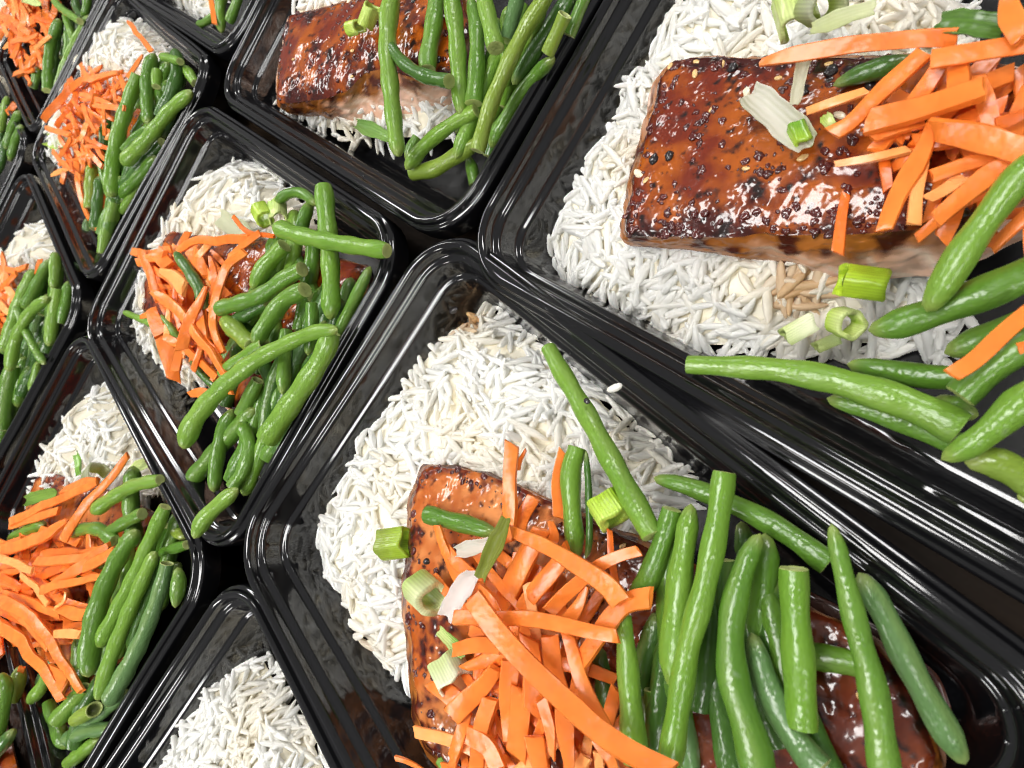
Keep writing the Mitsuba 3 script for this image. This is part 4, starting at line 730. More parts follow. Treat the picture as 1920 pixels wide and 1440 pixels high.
for a, b in [((110, 60), (100, 170)), ((135, 20), (120, 110)), ((90, 10), (100, 90)), ((150, 10), (150, 60))]: I_((28, 26), 16, [a, b], 'tc', 'd', None, buried=True)
J_ = lambda z, w, pts, e, t, l=None, **k: bean('J', z, w, pts, e, t, l, **k)
J_((36, 28), (24, 20), [(418, -20), (412, 25), (416, 62)], 'ct', 'b', 'big bean hanging at the lower corner of the top edge tray')
J_((32, 30), (14, 14), [(400, 30), (385, 42), (370, 46)], 'ct', 'm', 'short bean lying left of the big bean at the top edge')
J_((36, 32), (18, 18), [(452, -20), (440, 15), (430, 40)], 'tc', 'm', 'bean along the right rim of the top edge tray')
K_ = lambda z, w, pts, e, t, l=None, **k: bean('K', z, w, pts, e, t, l, **k)
K_((38, 34), (13, 14), [(14, 180), (8, 210), (0, 250)], 'tt', 'b', 'bean at the left border of the far left small tray')
K_((38, 34), (14, 14), [(38, 208), (22, 240), (10, 280)], 'tt', 'm', 'long bean in the far left small tray')
K_((36, 32), (14, 14), [(42, 235), (30, 262), (18, 300)], 'tt', 'm', 'bean nearest the right rim of the far left small tray')
K_((34, 30), (14, 14), [(10, 260), (5, 295), (-8, 330)], 'tt', 'd', 'dark bean low in the far left small tray')
for a, b in [((30, 240), (15, 300)), ((5, 230), (-5, 300))]: K_((27, 25), 14, [a, b], 'tc', 'd', None, buried=True)
bean('M', (47, 47), 26, [(2, 1262), (8, 1300), (-6, 1380)], 'tc', 'm', 'bean at the left border beside the hanging bean, bottom left corner')
bean('M', (49, 49), 26, [(26, 1370), (6, 1395), (-20, 1430)], 'tc', 'd', 'dark bean lying on the pinkish fillet edge in the bottom left corner')
# beans packed below the ones on top, roughly side by side
def pack(q, poly, n, zr, w, L, ang, spread, seed):
    rg = np.random.default_rng(seed); pg = Polygon(poly); x0, y0, x1, y1 = pg.bounds; i = 0
    while i < n:
        x, y = rg.uniform(x0, x1), rg.uniform(y0, y1)
        if not pg.contains(Point(x, y)): continue
        a = rg.normal(ang, spread); l = rg.uniform(*L) / 2; dx, dy = l * math.cos(a), l * math.sin(a); z = rg.uniform(*zr)
        bean(q, (z + 2, z - 1), rg.uniform(*w), [(x - dx, y - dy), (x + rg.uniform(-0.1, 0.1) * l, y), (x + dx, y + dy)], ['cc', 'tc', 'ct', 'tt'][int(rg.integers(4))], 'mmdbg'[int(rg.integers(5))], None, buried=True); i += 1
pack('D', [(500, 470), (600, 500), (680, 520), (630, 650), (520, 810), (450, 890), (410, 860), (430, 700), (460, 590)], 17, (24, 34), (26, 33), (150, 230), 1.95, 0.22, 301)
pack('E', [(290, 130), (345, 150), (330, 200), (240, 400), (195, 440), (185, 370), (225, 250)], 12, (24, 33), (18, 24), (90, 150), 2.0, 0.2, 302)
pack('F', [(250, 940), (320, 1010), (330, 1090), (230, 1290), (160, 1350), (150, 1280), (190, 1130)], 11, (24, 34), (26, 32), (130, 200), 1.95, 0.2, 303)
pack('H', [(90, 510), (125, 550), (30, 760), (-10, 760), (30, 580)], 9, (24, 34), (18, 24), (90, 150), 1.95, 0.2, 304)
pack('C', [(900, 20), (1050, 10), (990, 150), (920, 260), (880, 200)], 8, (24, 34), (28, 32), (140, 220), 1.9, 0.2, 305)
pack('A', [(1230, 1050), (1430, 1090), (1480, 1250), (1450, 1400), (1250, 1400)], 8, (29, 33), (44, 52), (200, 300), 1.6, 0.2, 306)
# ---------------------------------------------------------------- carrot shreds
A = lambda z, w, pts, m='m', l=None, **k: shred('A', z, w, pts, m, label=l, **k)
A((42, 36), (26, 30), s8((955, -20), (950, 120), (958, 300), (950, 420)), 'm', 'upright shred leaning on the rice at the top of the front carrot heap')
A((38, 37), (6, 10), s8((1022, 10), (995, 60), (985, 100)), 'm', 'thin spur beside the upright shred of the front heap')
A((34, 33), (20, 24), s8((1190, 15), (1165, 150), (1172, 310)), 'm', 'shred half hidden behind the upright split bean')
A((34, 35), (26, 28), s8((1055, 220), (1010, 300), (985, 390)), 'm', 'short shred right of the upright shred')
A((47, 47), (22, 38), s8((958, 368), (1100, 430), (1250, 520), (1380, 610), (1445, 690)), 'm', 'wide shred slanting from the pale curl to the right of the front heap')
A((42, 41), (36, 42), s8((1090, 360), (1010, 500), (940, 650), (890, 760)), 'm', 'broad ribbed shred under the wide slanting shred')
A((42, 42), (32, 34), s8((1215, 460), (1120, 590), (1040, 690), (1000, 760)), 'm', 'shred right of and parallel to the broad ribbed shred')
A((42, 44), (20, 28), s8((1545, 472), (1440, 500), (1330, 550), (1220, 640), (1130, 735)), 'm', 'bent flat shred pointing right between the beans')
A((44, 45), (36, 32), s8((1590, 672), (1480, 700), (1380, 800), (1270, 960)), 'm', 'square-ended shred reaching over the beans at the right of the front heap')
A((56, 52), (40, 42), s8((785, 665), (900, 830), (1050, 1000), (1220, 1160), (1420, 1310), (1660, 1445)), 'm', 'biggest diagonal shred on top of the front carrot heap', thick=0.6)
A((50, 49), (28, 30), s8((690, 768), (880, 760), (1100, 785), (1300, 815), (1425, 840)), 'm', 'horizontal shred crossing under the biggest diagonal shred')
A((37, 37), (14, 24), s8((618, 345), (650, 450), (700, 560), (735, 625)), 'm', 'pointed shred on the fillet left of the white curl')
A((40, 41), (10, 16), s8((655, 740), (700, 660), (755, 580)), 'm', 'thin shred beside the olive scallion slice')
A((38, 37), (44, 34), s8((610, 1050), (670, 1100), (730, 1150)), 'm', 'rounded flap of carrot beside the translucent scallion slice')
A((44, 43), (30, 44), s8((895, 990), (820, 1080), (740, 1160), (695, 1205)), 'm', 'leaf-shaped shred at the left of the front heap')
A((44, 44), (24, 30), s8((700, 905), (800, 880), (920, 890)), 'm'); A((43, 43), (28, 34), s8((740, 985), (840, 950), (940, 925)), 'm')
A((42, 42), (26, 28), s8((770, 820), (870, 870), (960, 920)), 'm'); A((45, 46), (28, 26), s8((800, 620), (860, 680), (900, 760)), 'm')
A((45, 44), (38, 36), s8((1040, 850), (1060, 1000), (1060, 1200)), 'm'); A((46, 45), (36, 40), s8((1130, 850), (1150, 1000), (1220, 1160)), 'm')
A((47, 46), (26, 36), s8((1215, 830), (1260, 1000), (1340, 1200), (1380, 1300)), 'm', 'long pointed shred along the right flank of the front heap')
A((44, 43), (34, 34), s8((960, 950), (940, 1130), (960, 1330)), 'm'); A((43, 42), (32, 30), s8((860, 1130), (820, 1260), (800, 1440)), 'm')
A((41, 39), (22, 26), s8((755, 1190), (725, 1290), (690, 1395)), 'm', 'shred pointing down beside the dark edge of the front fillet')
A((46, 45), (36, 38), s8((1190, 1160), (1200, 1300), (1220, 1450)), 'm'); A((45, 44), (26, 22), s8((1095, 1130), (1130, 1260), (1140, 1385)), 'm')
A((44, 43), (40, 38), s8((1000, 1080), (990, 1260), (980, 1380)), 'm'); A((44, 43), (30, 34), s8((1330, 1290), (1390, 1380), (1430, 1460)), 'm')
A((43, 42), (34, 34), s8((760, 1290), (850, 1340), (900, 1440)), 'm'); A((44, 43), (36, 36), s8((1060, 1300), (1080, 1400), (1100, 1470)), 'm')
A((42, 41), (24, 26), s8((1130, 330), (1150, 400), (1110, 470)), 'm'); A((40, 40), (22, 22), s8((1180, 700), (1190, 760), (1150, 800)), 'm'); A((42, 42), (24, 26), s8((1300, 620), (1260, 720), (1200, 800)), 'm')
A((30, 30), (9, 7), s8((440, 1395), (480, 1405), (560, 1440)), 'm', 'thin wisp of carrot on the black floor at the bottom edge')
A((36, 36), (12, 14), s8((1395, 370), (1405, 500), (1430, 620)), 'd', 'thin dark shred between scallion chunk and beans')
Bc = lambda z, w, pts, m='m', l=None, **k: shred('B', z, w, pts, m, label=l, **k)
Bc((50, 50), (26, 32), s5((735, 285), (900, 250), (1150, 205), (1400, 180), (1610, 165)), 'm', 'longest pale-tipped shred along the top edge of the big fillet')
Bc((53, 52), (34, 34), s5((1500, 262), (1640, 240), (1800, 215), (1990, 190)), 'm', 'shred joining the longest shred toward the right edge')
Bc((55, 55), (60, 60), s5((1850, -10), (1860, 60), (1900, 180)), 'm', 'wide carrot piece at the top right corner')
Bc((49, 47), (34, 28), s5((1480, 230), (1370, 340), (1240, 460), (1120, 560), (1040, 605)), 'm', 'shred slanting down left over the dark bean on the big fillet')
Bc((53, 52), (46, 44), s5((1750, 400), (1560, 455), (1390, 510), (1215, 560)), 'm', 'thick shred below the slanting shred on the big fillet')
Bc((46, 46), (14, 20), s5((945, 500), (1080, 455), (1215, 410)), 'p', 'short pale shred right of the translucent scallion fan')
Bc((50, 49), (36, 34), s5((1220, 610), (1330, 570), (1470, 540)), 'm'); Bc((50, 48), (44, 30), s5((1505, 550), (1440, 700), (1360, 860), (1290, 1040)), 'm', 'broad shred tapering down to the fillet edge')
Bc((47, 47), (14, 17), s5((1060, 738), (1230, 710), (1400, 672)), 'p', 'thin pale shred lying level on the shiny glaze')
Bc((45, 45), (18, 20), s5((1285, 600), (1290, 720), (1305, 860)), 'd', 'dark upright shred below the thick shred'); Bc((44, 43), (16, 22), s5((1125, 870), (1095, 1000), (1080, 1140)), 'd', 'curved shred hanging over the cut edge of the big fillet')
Bc((48, 47), (22, 24), s5((1470, 720), (1440, 850), (1425, 1010)), 'p', 'pale shred right of the broad tapering shred')
Bc((52, 53), (44, 54), s5((1520, 575), (1680, 600), (1820, 640), (1960, 700)), 'm', 'wide shred running to the right edge under the thick shred')
Bc((50, 49), (44, 34), s5((1930, 700), (1780, 770), (1660, 870), (1530, 985)), 'm', 'shred beside the thick shiny bean at the right')
Bc((48, 48), (24, 26), s5((1780, 700), (1640, 740), (1500, 790)), 'm'); Bc((46, 46), (26, 20), s5((1640, 800), (1560, 860), (1480, 900)), 'p'); Bc((50, 50), (36, 40), s5((1620, 280), (1620, 380), (1600, 480)), 'm')
Bc((47, 47), (26, 30), s5((1790, 560), (1880, 530), (1980, 480)), 'd'); Bc((47, 46), (30, 26), s5((1830, 470), (1700, 520), (1600, 560)), 'd'); Bc((46, 46), (24, 28), s5((1860, 620), (1780, 680), (1700, 760)), 'm')
Bc((48, 50), (34, 30), s6((1990, 160), (1850, 280), (1700, 420), (1590, 490)), 'm', 'orange shred lying across the beans at the right edge')
Bc((45, 45), (28, 28), s6((1890, 370), (1940, 350), (1990, 320)), 'm')
Bc((46, 46), (22, 24), s5((1350, 640), (1370, 600), (1410, 600)), 'm')
def heap(q, poly, n, zr, w, L, ang, spread, seed, ms='mmmdp', base=40):
    """n shreds one can pick out on the heap, and under them the packed rest of it as one mesh"""
    rg = np.random.default_rng(seed); pg = Polygon(poly); x0, y0, x1, y1 = pg.bounds; i = 0; first = len(CARROT_INFO)
    while i < n + base:
        x, y = rg.uniform(x0, x1), rg.uniform(y0, y1)
        if not pg.contains(Point(x, y)): continue
        a = rg.normal(ang, spread); l = rg.uniform(*L) / 1.75; dx, dy = l * math.cos(a), l * math.sin(a); z = rg.uniform(*zr) - (4 if i >= n else 0)
        shred(q, (z + rg.uniform(-3, 3), z + 1.5, z + rg.uniform(-4, 3)), rg.uniform(*w), [(x - dx, y - dy), (x + rg.uniform(-0.14, 0.14) * l, y + rg.uniform(-0.14, 0.14) * l), (x + dx, y + dy)], ms[int(rg.integers(len(ms)))])
        i += 1
    rest = CARROT_INFO[first + n:]; del CARROT_INFO[first + n:]
    k = thing('carrot_heap', 'packed carrot shreds at the bottom of the orange heap in ' + TN[q], 'carrot', kind='stuff')
    V, Fc, off = [], [], 0
    for e in rest:
        v, f = e['mesh']; V.append(v); Fc.append(f + off); off += len(v)
    scene[k] = mikit.ply((np.vstack(V), np.vstack(Fc)), 'm_carrot', smooth=50)
heap('A', [(880, 1100), (960, 1060), (1060, 1120), (1100, 1200), (1140, 1330), (1180, 1500), (860, 1500), (860, 1340), (900, 1250)], 26, (34, 41), (15, 26), (70, 180), 1.35, 0.5, 90, base=40)
heap('B', [(1700, 180), (1920, 110), (1960, 420), (1780, 400), (1680, 330)], 8, (42, 46), (18, 34), (90, 220), 2.4, 0.7, 89, base=24)
D2 = lambda z, w, pts, m='m', l=None, **k: shred('D', z, w, pts, m, label=l, **k)
D2((43, 42), (14, 16), [(266, 468), (280, 510), (292, 548), (300, 565)], 'm', 'shred at the upper left of the middle left carrots'); D2((42, 42), 18, [(258, 491), (280, 484), (308, 477)], 'm', 'short shred over the left tip of the middle left carrots')
D2((41, 41), 26, [(296, 475), (318, 500)], 'm'); D2((44, 44), (24, 30), [(302, 505), (322, 520), (346, 540)], 'p', 'pale wide piece among the middle left carrots')
D2((46, 44), (24, 13), [(285, 548), (327, 577), (370, 630), (420, 702), (432, 742)], 'm', 'longest shred slanting down right over the middle left rice')
D2((47, 46), (17, 22), [(386, 540), (372, 570), (356, 600), (338, 655)], 'm', 'ragged-topped shred slanting left in the middle left carrots')
D2((43, 42), (20, 20), [(372, 580), (380, 630), (400, 660), (418, 684)], 'm'); D2((45, 41), (18, 15), [(456, 470), (424, 500), (408, 560), (400, 610), (418, 660)], 'm', 'long bow-shaped shred right of the dark bean')
D2((42, 41), (14, 14), [(394, 480), (402, 530), (400, 570)], 'd'); D2((41, 41), (26, 24), [(357, 470), (372, 495), (384, 520)], 'm'); D2((42, 41), (22, 24), [(284, 580), (294, 605), (303, 628)], 'm')
D2((38, 37), (15, 13), [(264, 594), (278, 590), (292, 596)], 'm', 'short shred end on the dark fillet at the left'); D2((36, 30), (32, 24), [(305, 625), (318, 670), (327, 714)], 'm', 'broad shred hanging onto the rice of the middle left tray'); D2((40, 36), (16, 18), [(348, 620), (338, 655), (328, 695)], 'm')
D2((38, 36), (15, 17), [(352, 655), (378, 678), (405, 708)], 'm'); D2((41, 42), (9, 9), [(437, 406), (458, 430), (480, 440), (515, 442)], 'd', 'thin curved shred below the scallion chunk'); D2((41, 41), (15, 18), [(333, 468), (370, 452), (420, 450), (470, 448)], 'm', 'level shred along the top of the middle left carrots')
D2((43, 43), (12, 13), [(428, 482), (460, 458), (488, 436)], 'm'); D2((40, 40), (13, 14), [(262, 474), (290, 474), (322, 468)], 'm'); D2((32, 32), (26, 22), [(356, 740), (375, 736), (398, 745)], 'm', 'rounded carrot scrap at the lower tip of the middle left carrots')
D2((34, 34), (15, 13), [(392, 712), (400, 730), (406, 748)], 'm'); D2((31, 31), 14, [(366, 768), (380, 758), (392, 752)], 'm')
heap('D', [(290, 480), (400, 470), (440, 500), (410, 560), (400, 650), (340, 660), (300, 600)], 16, (33, 40), (10, 17), (35, 90), 1.1, 0.5, 91)
E2 = lambda z, w, pts, m='m', l=None, **k: shred('E', z, w, pts, m, label=l, **k)
E2((36, 38), (8, 10), [(239, 41), (258, 62), (272, 80), (284, 97)], 'm', 'lone shred lying on the rice of the upper left tray'); E2((37, 37), (8, 10), [(152, 120), (157, 132), (156, 148)], 'm', 'small shred standing up from the upper left heap')
E2((38, 38), (10, 11), [(191, 123), (172, 138), (150, 160)], 'm'); E2((42, 44), (11, 13), [(220, 136), (180, 145), (140, 160), (110, 190), (82, 224)], 'm', 'long bent shred hanging over the left rim of the upper left tray')
E2((36, 28), (11, 10), [(143, 300), (148, 350), (160, 395), (186, 437)], 'm', 'long hanging shred at the bottom of the upper left heap'); E2((42, 42), (9, 12), [(85, 240), (105, 244), (132, 254)], 'm', 'shred pointing left over the rim at the middle of the upper left heap')
E2((41, 41), (9, 9), [(268, 105), (250, 130), (238, 146)], 'm'); E2((40, 40), (10, 10), [(224, 138), (232, 160), (242, 182)], 'm', 'shred ending on the beans at the right of the upper left heap'); E2((39, 39), (9, 9), [(208, 250), (200, 262)], 'p', 'tiny orange scrap on the beans of the upper left tray')
E2((32, 30), (10, 9), [(123, 310), (120, 330), (116, 344)], 'm'); E2((33, 32), (10, 9), [(97, 328), (112, 322), (126, 318)], 'p', 'pale shred end at the lower tip of the upper left heap')
E2((36, 36), (9, 8), [(180, 270), (188, 285), (194, 298)], 'm')
heap('E', [(120, 170), (150, 150), (215, 140), (235, 165), (205, 210), (190, 290), (165, 320), (125, 310), (115, 260)], 30, (33, 43), (7, 11), (26, 64), 1.3, 0.65, 92)
F2 = lambda z, w, pts, m='m', l=None, **k: shred('F', z, w, pts, m, label=l, **k)
F2((42, 42), (12, 18), [(241, 852), (212, 890), (180, 928), (150, 960), (122, 1010)], 'm', 'long shred slanting from the rice in the lower left tray'); F2((39, 39), (15, 17), [(183, 903), (130, 928), (75, 950), (20, 980)], 'm', 'shred below the fillet corner of the lower left tray')
F2((38, 38), 16, [(120, 918), (150, 908), (184, 904)], 'm'); F2((38, 37), (16, 15), [(18, 985), (60, 973), (112, 958)], 'm'); F2((44, 43), (24, 22), [(-10, 1036), (45, 1020), (90, 1000), (126, 975)], 'm', 'wide shred leaving the frame at the left above the orange heap')
F2((45, 44), (20, 22), [(205, 1020), (160, 1055), (98, 1102)], 'm', 'bundle-like shred pointing to the thick curved bean'); F2((45, 45), (17, 20), [(216, 1032), (190, 1050), (158, 1064)], 'm')
F2((46, 46), (12, 18), [(196, 1082), (140, 1090), (78, 1105)], 'm', 'straight shred lying over the bean, right of the heap'); F2((47, 47), (13, 15), [(-10, 1045), (25, 1056), (62, 1072)], 'p', 'pale shred at the left border')
F2((44, 44), (20, 24), [(112, 1140), (135, 1148), (162, 1154)], 'm', 'stubby shred at the right of the lower left heap'); F2((47, 42), (24, 14), [(-10, 1118), (45, 1150), (85, 1190), (115, 1240), (155, 1296)], 'm', 'long shred curving down to the torn bean')
F2((46, 41), (28, 14), [(-10, 1165), (35, 1200), (75, 1245), (118, 1315)], 'm', 'long shred parallel to the curving one, nearer the edge'); F2((43, 43), 18, [(105, 1188), (130, 1186), (152, 1188)], 'p'); F2((39, 38), (12, 10), [(42, 1250), (36, 1268), (32, 1288)], 'm', 'short shred lying on the hanging bean')
F2((46, 46), (5, 6), [(124, 1110), (120, 1128), (104, 1140)], 'p', 'tiny pale curl on the lower left heap'); F2((40, 40), 26, [(95, 1260), (112, 1270), (125, 1285)], 'm')
heap('F', [(-40, 1010), (110, 1000), (190, 1040), (150, 1090), (120, 1150), (110, 1200), (60, 1210), (20, 1190), (-40, 1240)], 28, (34, 43), (12, 20), (60, 130), 0.5, 0.7, 93)
for pts, w, z, l in [([(12, 505), (30, 508), (52, 500)], 12, 36, 'carrot shred at the upper left of the left edge beans'), ([(0, 545), (14, 530), (32, 512)], 10, 37, None), ([(76, 486), (72, 500), (70, 512)], 9, 40, 'carrot end poking up between two beans in the left edge tray'), ([(-12, 570), (0, 575), (8, 582)], 12, 37, None), ([(-15, 600), (-2, 590), (10, 588)], 11, 36, None)]:
    shred('H', z, w, pts, 'm', label=l)
heap('H', [(-60, 500), (20, 500), (20, 560), (-10, 640), (-60, 640)], 10, (32, 38), (9, 13), (30, 60), 0.6, 0.6, 94)
heap('I', [(15, -20), (95, -20), (98, 30), (85, 60), (80, 120), (55, 140), (30, 110), (10, 60), (-5, 30)], 26, (32, 42), (7, 12), (28, 62), 1.15, 0.6, 95)
shred('I', 36, 9, [(27, 140), (42, 134), (62, 132)], 'm', label='shred pointing left at the lower end of the corner heap'); shred('I', 34, 8, [(50, 140), (54, 150), (55, 160)], 'm')
shred('J', (38, 34), 10, [(393, -15), (398, 15), (402, 45)], 'm', label='carrot shred left of the big bean at the top edge')
shred('K', 36, 10, [(30, 195), (22, 205), (14, 212)], 'm', label='carrot shred in the far left small tray')
# ---------------------------------------------------------------- scallions
scallion(738, 1018, 27, 30, 62, 'olive-green scallion ring lying on the rice left of the front fillet', OLIVE, LIME, axis=(0.95, -0.2, 0.3), th=1.6, seed=1, ridge=0.10)
scallion(1143, 955, 36, 42, 54, 'bright lime scallion chunk between the split bean and the long straight bean', LIME, (0.45, 0.62, 0.10), axis=(0.45, 0.7, 0.55), th=3.0, seed=2, ridge=0.12)
scallion(800, 1112, 37, 42, 62, 'round translucent scallion slice with a green heart on the front fillet', (0.32, 0.43, 0.10), (0.56, 0.60, 0.32), axis=(0.6, 0.2, 0.75), th=2.8, seed=3, squash=0.9)
leaf(952, 972, 905, 1085, 50, 32, 'curled olive strip of scallion over the front carrots', (0.30, 0.36, 0.06), (0.44, 0.50, 0.12), 4, 0.5, True)
leaf(855, 1035, 930, 1018, 43, 26, 'white onion-like curl on the front fillet', (0.86, 0.86, 0.78), (0.92, 0.92, 0.86), 5, 0.6, True)
leaf(892, 1075, 838, 1160, 46, 40, 'white strip of scallion left of the biggest diagonal shred', (0.90, 0.90, 0.88), (0.94, 0.94, 0.92), 6, 0.5, True)
scallion(845, 1262, 36, 36, 60, 'pale translucent scallion slice low on the front fillet', (0.46, 0.54, 0.24), (0.70, 0.72, 0.54), axis=(0.5, 0.5, 0.7), arc=(0, 230), th=1.2, seed=7)
leaf(825, 1180, 870, 1230, 34, 22, 'green scallion scrap under the front carrots', GREEN, PALE, 8, 0.3)
scallion(1490, 20, 36, 44, 90, 'big lime-green scallion piece at the top edge of the upper right tray', LIME, PALE, axis=(0.15, 1, 0.2), th=1.6, seed=9, arc=(20, 300))
scallion(1540, 12, 40, 42, 50, 'pale scallion ring at the top edge, right of the big lime-green piece', PALE, WHITE, axis=(0.3, 0.5, 0.8), th=1.4, seed=10, thin=True)
leaf(1520, 55, 1640, 20, 42, 34, 'translucent scallion strip at the top of the upper right tray', (0.74, 0.80, 0.46), (0.84, 0.88, 0.62), 11, 0.35, True)
leaf(1512, 95, 1492, 195, 46, 22, 'narrow translucent scallion strip crossing the longest shred', (0.72, 0.72, 0.52), (0.84, 0.84, 0.68), 12, 0.5, True)
leaf(1405, 178, 1515, 272, 44, 52, 'translucent ribbed scallion fan on the dark glaze', (0.60, 0.62, 0.42), (0.92, 0.93, 0.84), 13, 0.4, True)
scallion(1500, 255, 45, 22, 50, 'green end of the scallion fan on the dark glaze', GREEN, LIME, axis=(0.2, 0.9, 0.3), th=1.2, seed=14, arc=(10, 240))
scallion(1615, 530, 33, 38, 82, 'bright lime scallion chunk below the cut side of the big fillet', (0.38, 0.54, 0.03), LIME, axis=(1, 0.18, 0.2), th=1.7, seed=15)
scallion(1500, 622, 28, 26, 64, 'pale ribbed scallion curl on the near rice of the upper right tray', (0.44, 0.54, 0.18), (0.70, 0.72, 0.50), axis=(0.8, -0.5, 0.2), arc=(0, 220), th=1.2, seed=16, ridge=0.12)
scallion(1586, 606, 30, 34, 40, 'open lime-green scallion ring beside the pale curl', LIME, PALE, axis=(0.2, 0.3, 0.9), th=1.5, seed=17)
scallion(1552, 648, 26, 18, 50, 'small pale scallion scrap below the lime-green ring', PALE, (0.6, 0.7, 0.35), axis=(0.9, -0.4, 0.1), arc=(0, 200), th=1.2, seed=18, thin=True)
leaf(1758, 45, 1885, 55, 50, 46, 'dark green leafy piece at the top right corner', (0.028, 0.075, 0.010), (0.075, 0.160, 0.022), 19, 0.3)
leaf(1560, 240, 1545, 215, 45, 20, 'small green leaf scrap right of the scallion fan', (0.30, 0.45, 0.05), PALE, 20, 0.3)
scallion(693, 30, 46, 20, 40, 'pale green scallion ring on the fillet of the top centre tray', (0.34, 0.45, 0.06), (0.42, 0.55, 0.12), axis=(0.5, -0.6, 0.6), th=1.2, seed=21, arc=(0, 300))
scallion(666, 55, 44, 17, 30, 'second smaller scallion slice touching the ring in the top centre tray', LIME, (0.45, 0.58, 0.12), axis=(0.8, 0.2, 0.6), th=1.4, seed=22, arc=(0, 260))
leaf(668, 232, 735, 262, 20, 24, 'folded green leaf scrap between the fillet and the tray wall', (0.12, 0.24, 0.05), (0.20, 0.33, 0.09), 23, 0.5)
scallion(492, 402, 42, 20, 36, 'bright scallion chunk beside the rice in the middle left tray', LIME, (0.42, 0.58, 0.08), axis=(0.5, 0.7, 0.4), th=1.6, seed=24)
scallion(520, 398, 38, 20, 44, 'pale green scallion slice under the arched bean', (0.30, 0.45, 0.07), PALE, axis=(0.2, 0.8, 0.4), th=1.4, seed=25, arc=(0, 250))
leaf(415, 408, 470, 445, 30, 34, 'thin translucent scallion skin on the rice of the middle left tray', (0.74, 0.78, 0.56), (0.78, 0.80, 0.62), 26, 0.3, True)
leaf(85, 262, 122, 272, 31, 24, 'pale lime scallion piece left of the upper left heap', (0.55, 0.66, 0.28), LIME, 27, 0.4)
leaf(145, 850, 152, 888, 30, 20, 'green scallion leaf on the rice of the lower left tray', GREEN, (0.22, 0.40, 0.08), 28, 0.4)
scallion(180, 892, 30, 22, 40, 'pale scallion slice beside the green leaf of the lower left tray', PALE, WHITE, axis=(0.7, -0.5, 0.5), th=1.3, seed=29, thin=True, arc=(0, 230))
leaf(245, 885, 282, 868, 28, 24, 'ribbed pale green scallion piece at the right of the lower left rice', (0.40, 0.52, 0.18), PALE, 30, 0.4)
leaf(48, 940, 105, 925, 32, 22, 'dark green scallion leaf left of the brown fillet corner', (0.08, 0.16, 0.02), (0.16, 0.28, 0.03), 31, 0.4)
leaf(45, 0, 75, 8, 42, 12, 'pale lime scrap on top of the corner heap', (0.45, 0.55, 0.16), PALE, 32, 0.4)
# ---------------------------------------------------------------- lone bits on the rice
def bit(x, y, z, r, m, label, sq=(1.3, 0.9, 0.7), seed=0, name='pepper_flake', cat='spice flake'):
    rg = np.random.default_rng(9000 + seed); v, f = blob(rg, r * MM, 2, 0.2, sq); k = thing(name, label, cat); scene[k] = mikit.ply((rotz(v, seed) + P(x, y, z), f), m, smooth=True)
bit(851, 581, 22, 1.5, 'm_pepper', 'black pepper flake on the stained rice at the tip of the front tray', seed=1)
bit(259, 626, 20, 0.9, 'm_pepper', 'black flake on the rice below the middle left carrots', (1.6, 0.6, 0.6), seed=2)
bit(1100, 752, 41, 0.8, 'm_pepper', 'tiny black speck on the long straight bean', seed=3)
for i, (x, y, z, a, q) in enumerate([(1152, 727, 34, 0.95, 'lone rice grain on the inner rim of the front centre tray'), (287, 703, 5, 0.4, 'single wet rice grain on the black floor beside the middle left carrots'), (1258, 878, 14, 1.0, 'rice grain alone behind the left end of the far wall bean'),
                               (735, 1335, 5, 0.8, 'rice grain fallen below the rice of the front centre tray'), (1250, 655, 6, 2.9, 'rice grain near the wall at the front of the big rice bed')]):
    rg = np.random.default_rng(600 + i); V, Fc, Cc = grains(np.array([P(x, y, z)]), [a], [0.05], [(2.6 if i == 0 else 4.2) * MM], [1.1 * MM], rg, [0.1])
    k = thing('rice_grain', q, 'rice grain'); scene[k] = mikit.ply((V, Fc), 'm_rice', smooth=True, color=Cc)
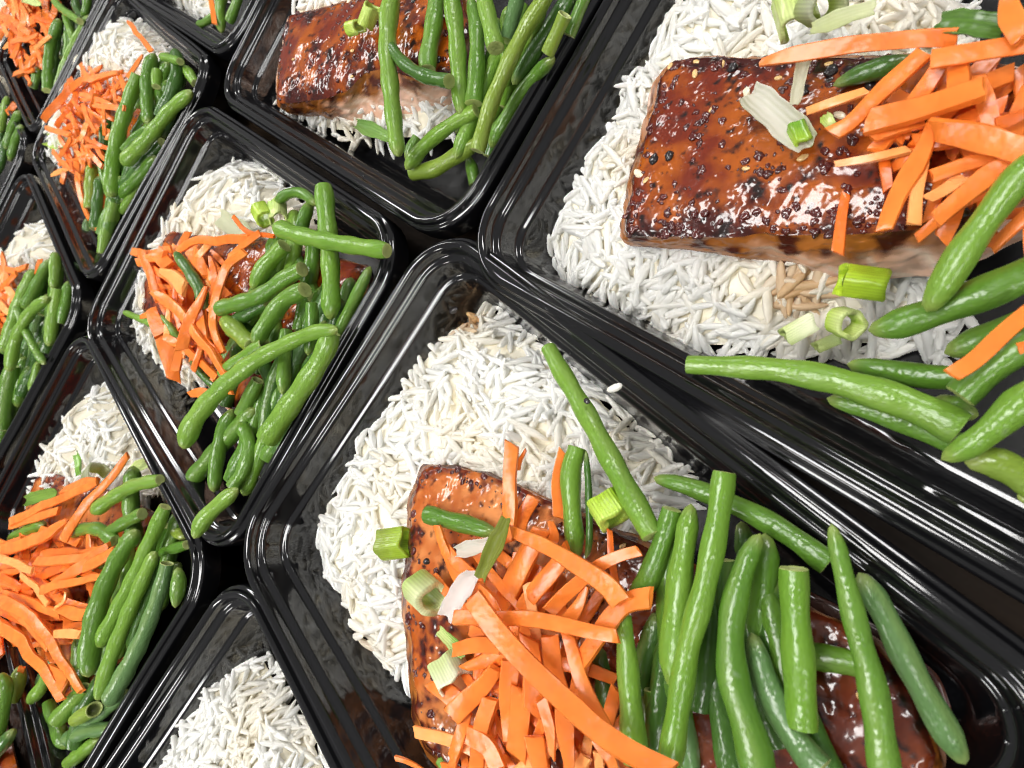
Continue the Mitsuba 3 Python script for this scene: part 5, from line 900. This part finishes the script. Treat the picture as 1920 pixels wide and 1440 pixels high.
# ---------------------------------------------------------------- give the beans and shreds their names and labels
POS_V, POS_H = ('upper', 'middle', 'lower'), ('left', 'centre', 'right')
def describe(infos, kind, word, cat, gname):
    bad = {}
    for q in sorted(set(i['q'] for i in infos)):
        mine = [i for i in infos if i['q'] == q]; vis = [i for i in mine if not i['buried']] or mine
        c = np.array([i['pts'].mean(0) for i in vis]); lo, hi = c.min(0), c.max(0) + 1e-6
        for i in mine:
            t = thing(kind, '', cat, gname(q)); scene[t] = i['shape'] if 'shape' in i else mikit.ply(i['mesh'], i['bm'], smooth=50)
            if i['label']: labels[t]['label'] = i['label']; continue
            p = i['pts']; v = (p.mean(0) - lo) / (hi - lo); a = math.degrees(math.atan2(p[-1][1] - p[0][1], p[-1][0] - p[0][0])) % 180
            o = 'level' if a < 22 or a > 158 else 'upright' if 68 < a < 112 else 'slanting right' if a < 90 else 'slanting left'
            size = 'long' if i['L'] > np.median([j['L'] for j in vis]) * 1.15 else 'short'
            look = {'m': 'bright', 'd': 'deep-orange', 'p': 'pale'}[i['m']] if 'm' in i else TONE_W[i['tone']].replace('-green', '').replace(' green', '')
            s = f"{'buried ' if i['buried'] else ''}{size} {look} {word}, {o}, {POS_V[min(2, int(v[1] * 3))]} {POS_H[min(2, int(v[0] * 3))]} of {TN[q][4:]}"
            bad.setdefault(s, []).append((t, i))
    for s, l in bad.items():
        l.sort(key=lambda e: e[1]['pts'].mean(0)[0])
        for n, (t, i) in enumerate(l):
            labels[t]['label'] = s if len(l) == 1 else s + ', ' + (['leftmost', 'rightmost'] if len(l) == 2 else [f'{w} from left' for w in ('first', 'second', 'third', 'fourth', 'fifth', 'sixth', 'seventh', 'eighth', 'ninth')])[n]
BURIED = {'carrot_shred': 'orange carrot shred buried in the heap of {}', 'green_bean': 'dark green bean deep inside the pile of {}'}
describe(BEAN_INFO, 'green_bean', 'bean', 'green bean', lambda q: 'green beans in ' + TN[q])
describe(CARROT_INFO, 'carrot_shred', 'shred', 'carrot shred', lambda q: 'carrot shreds in ' + TN[q])
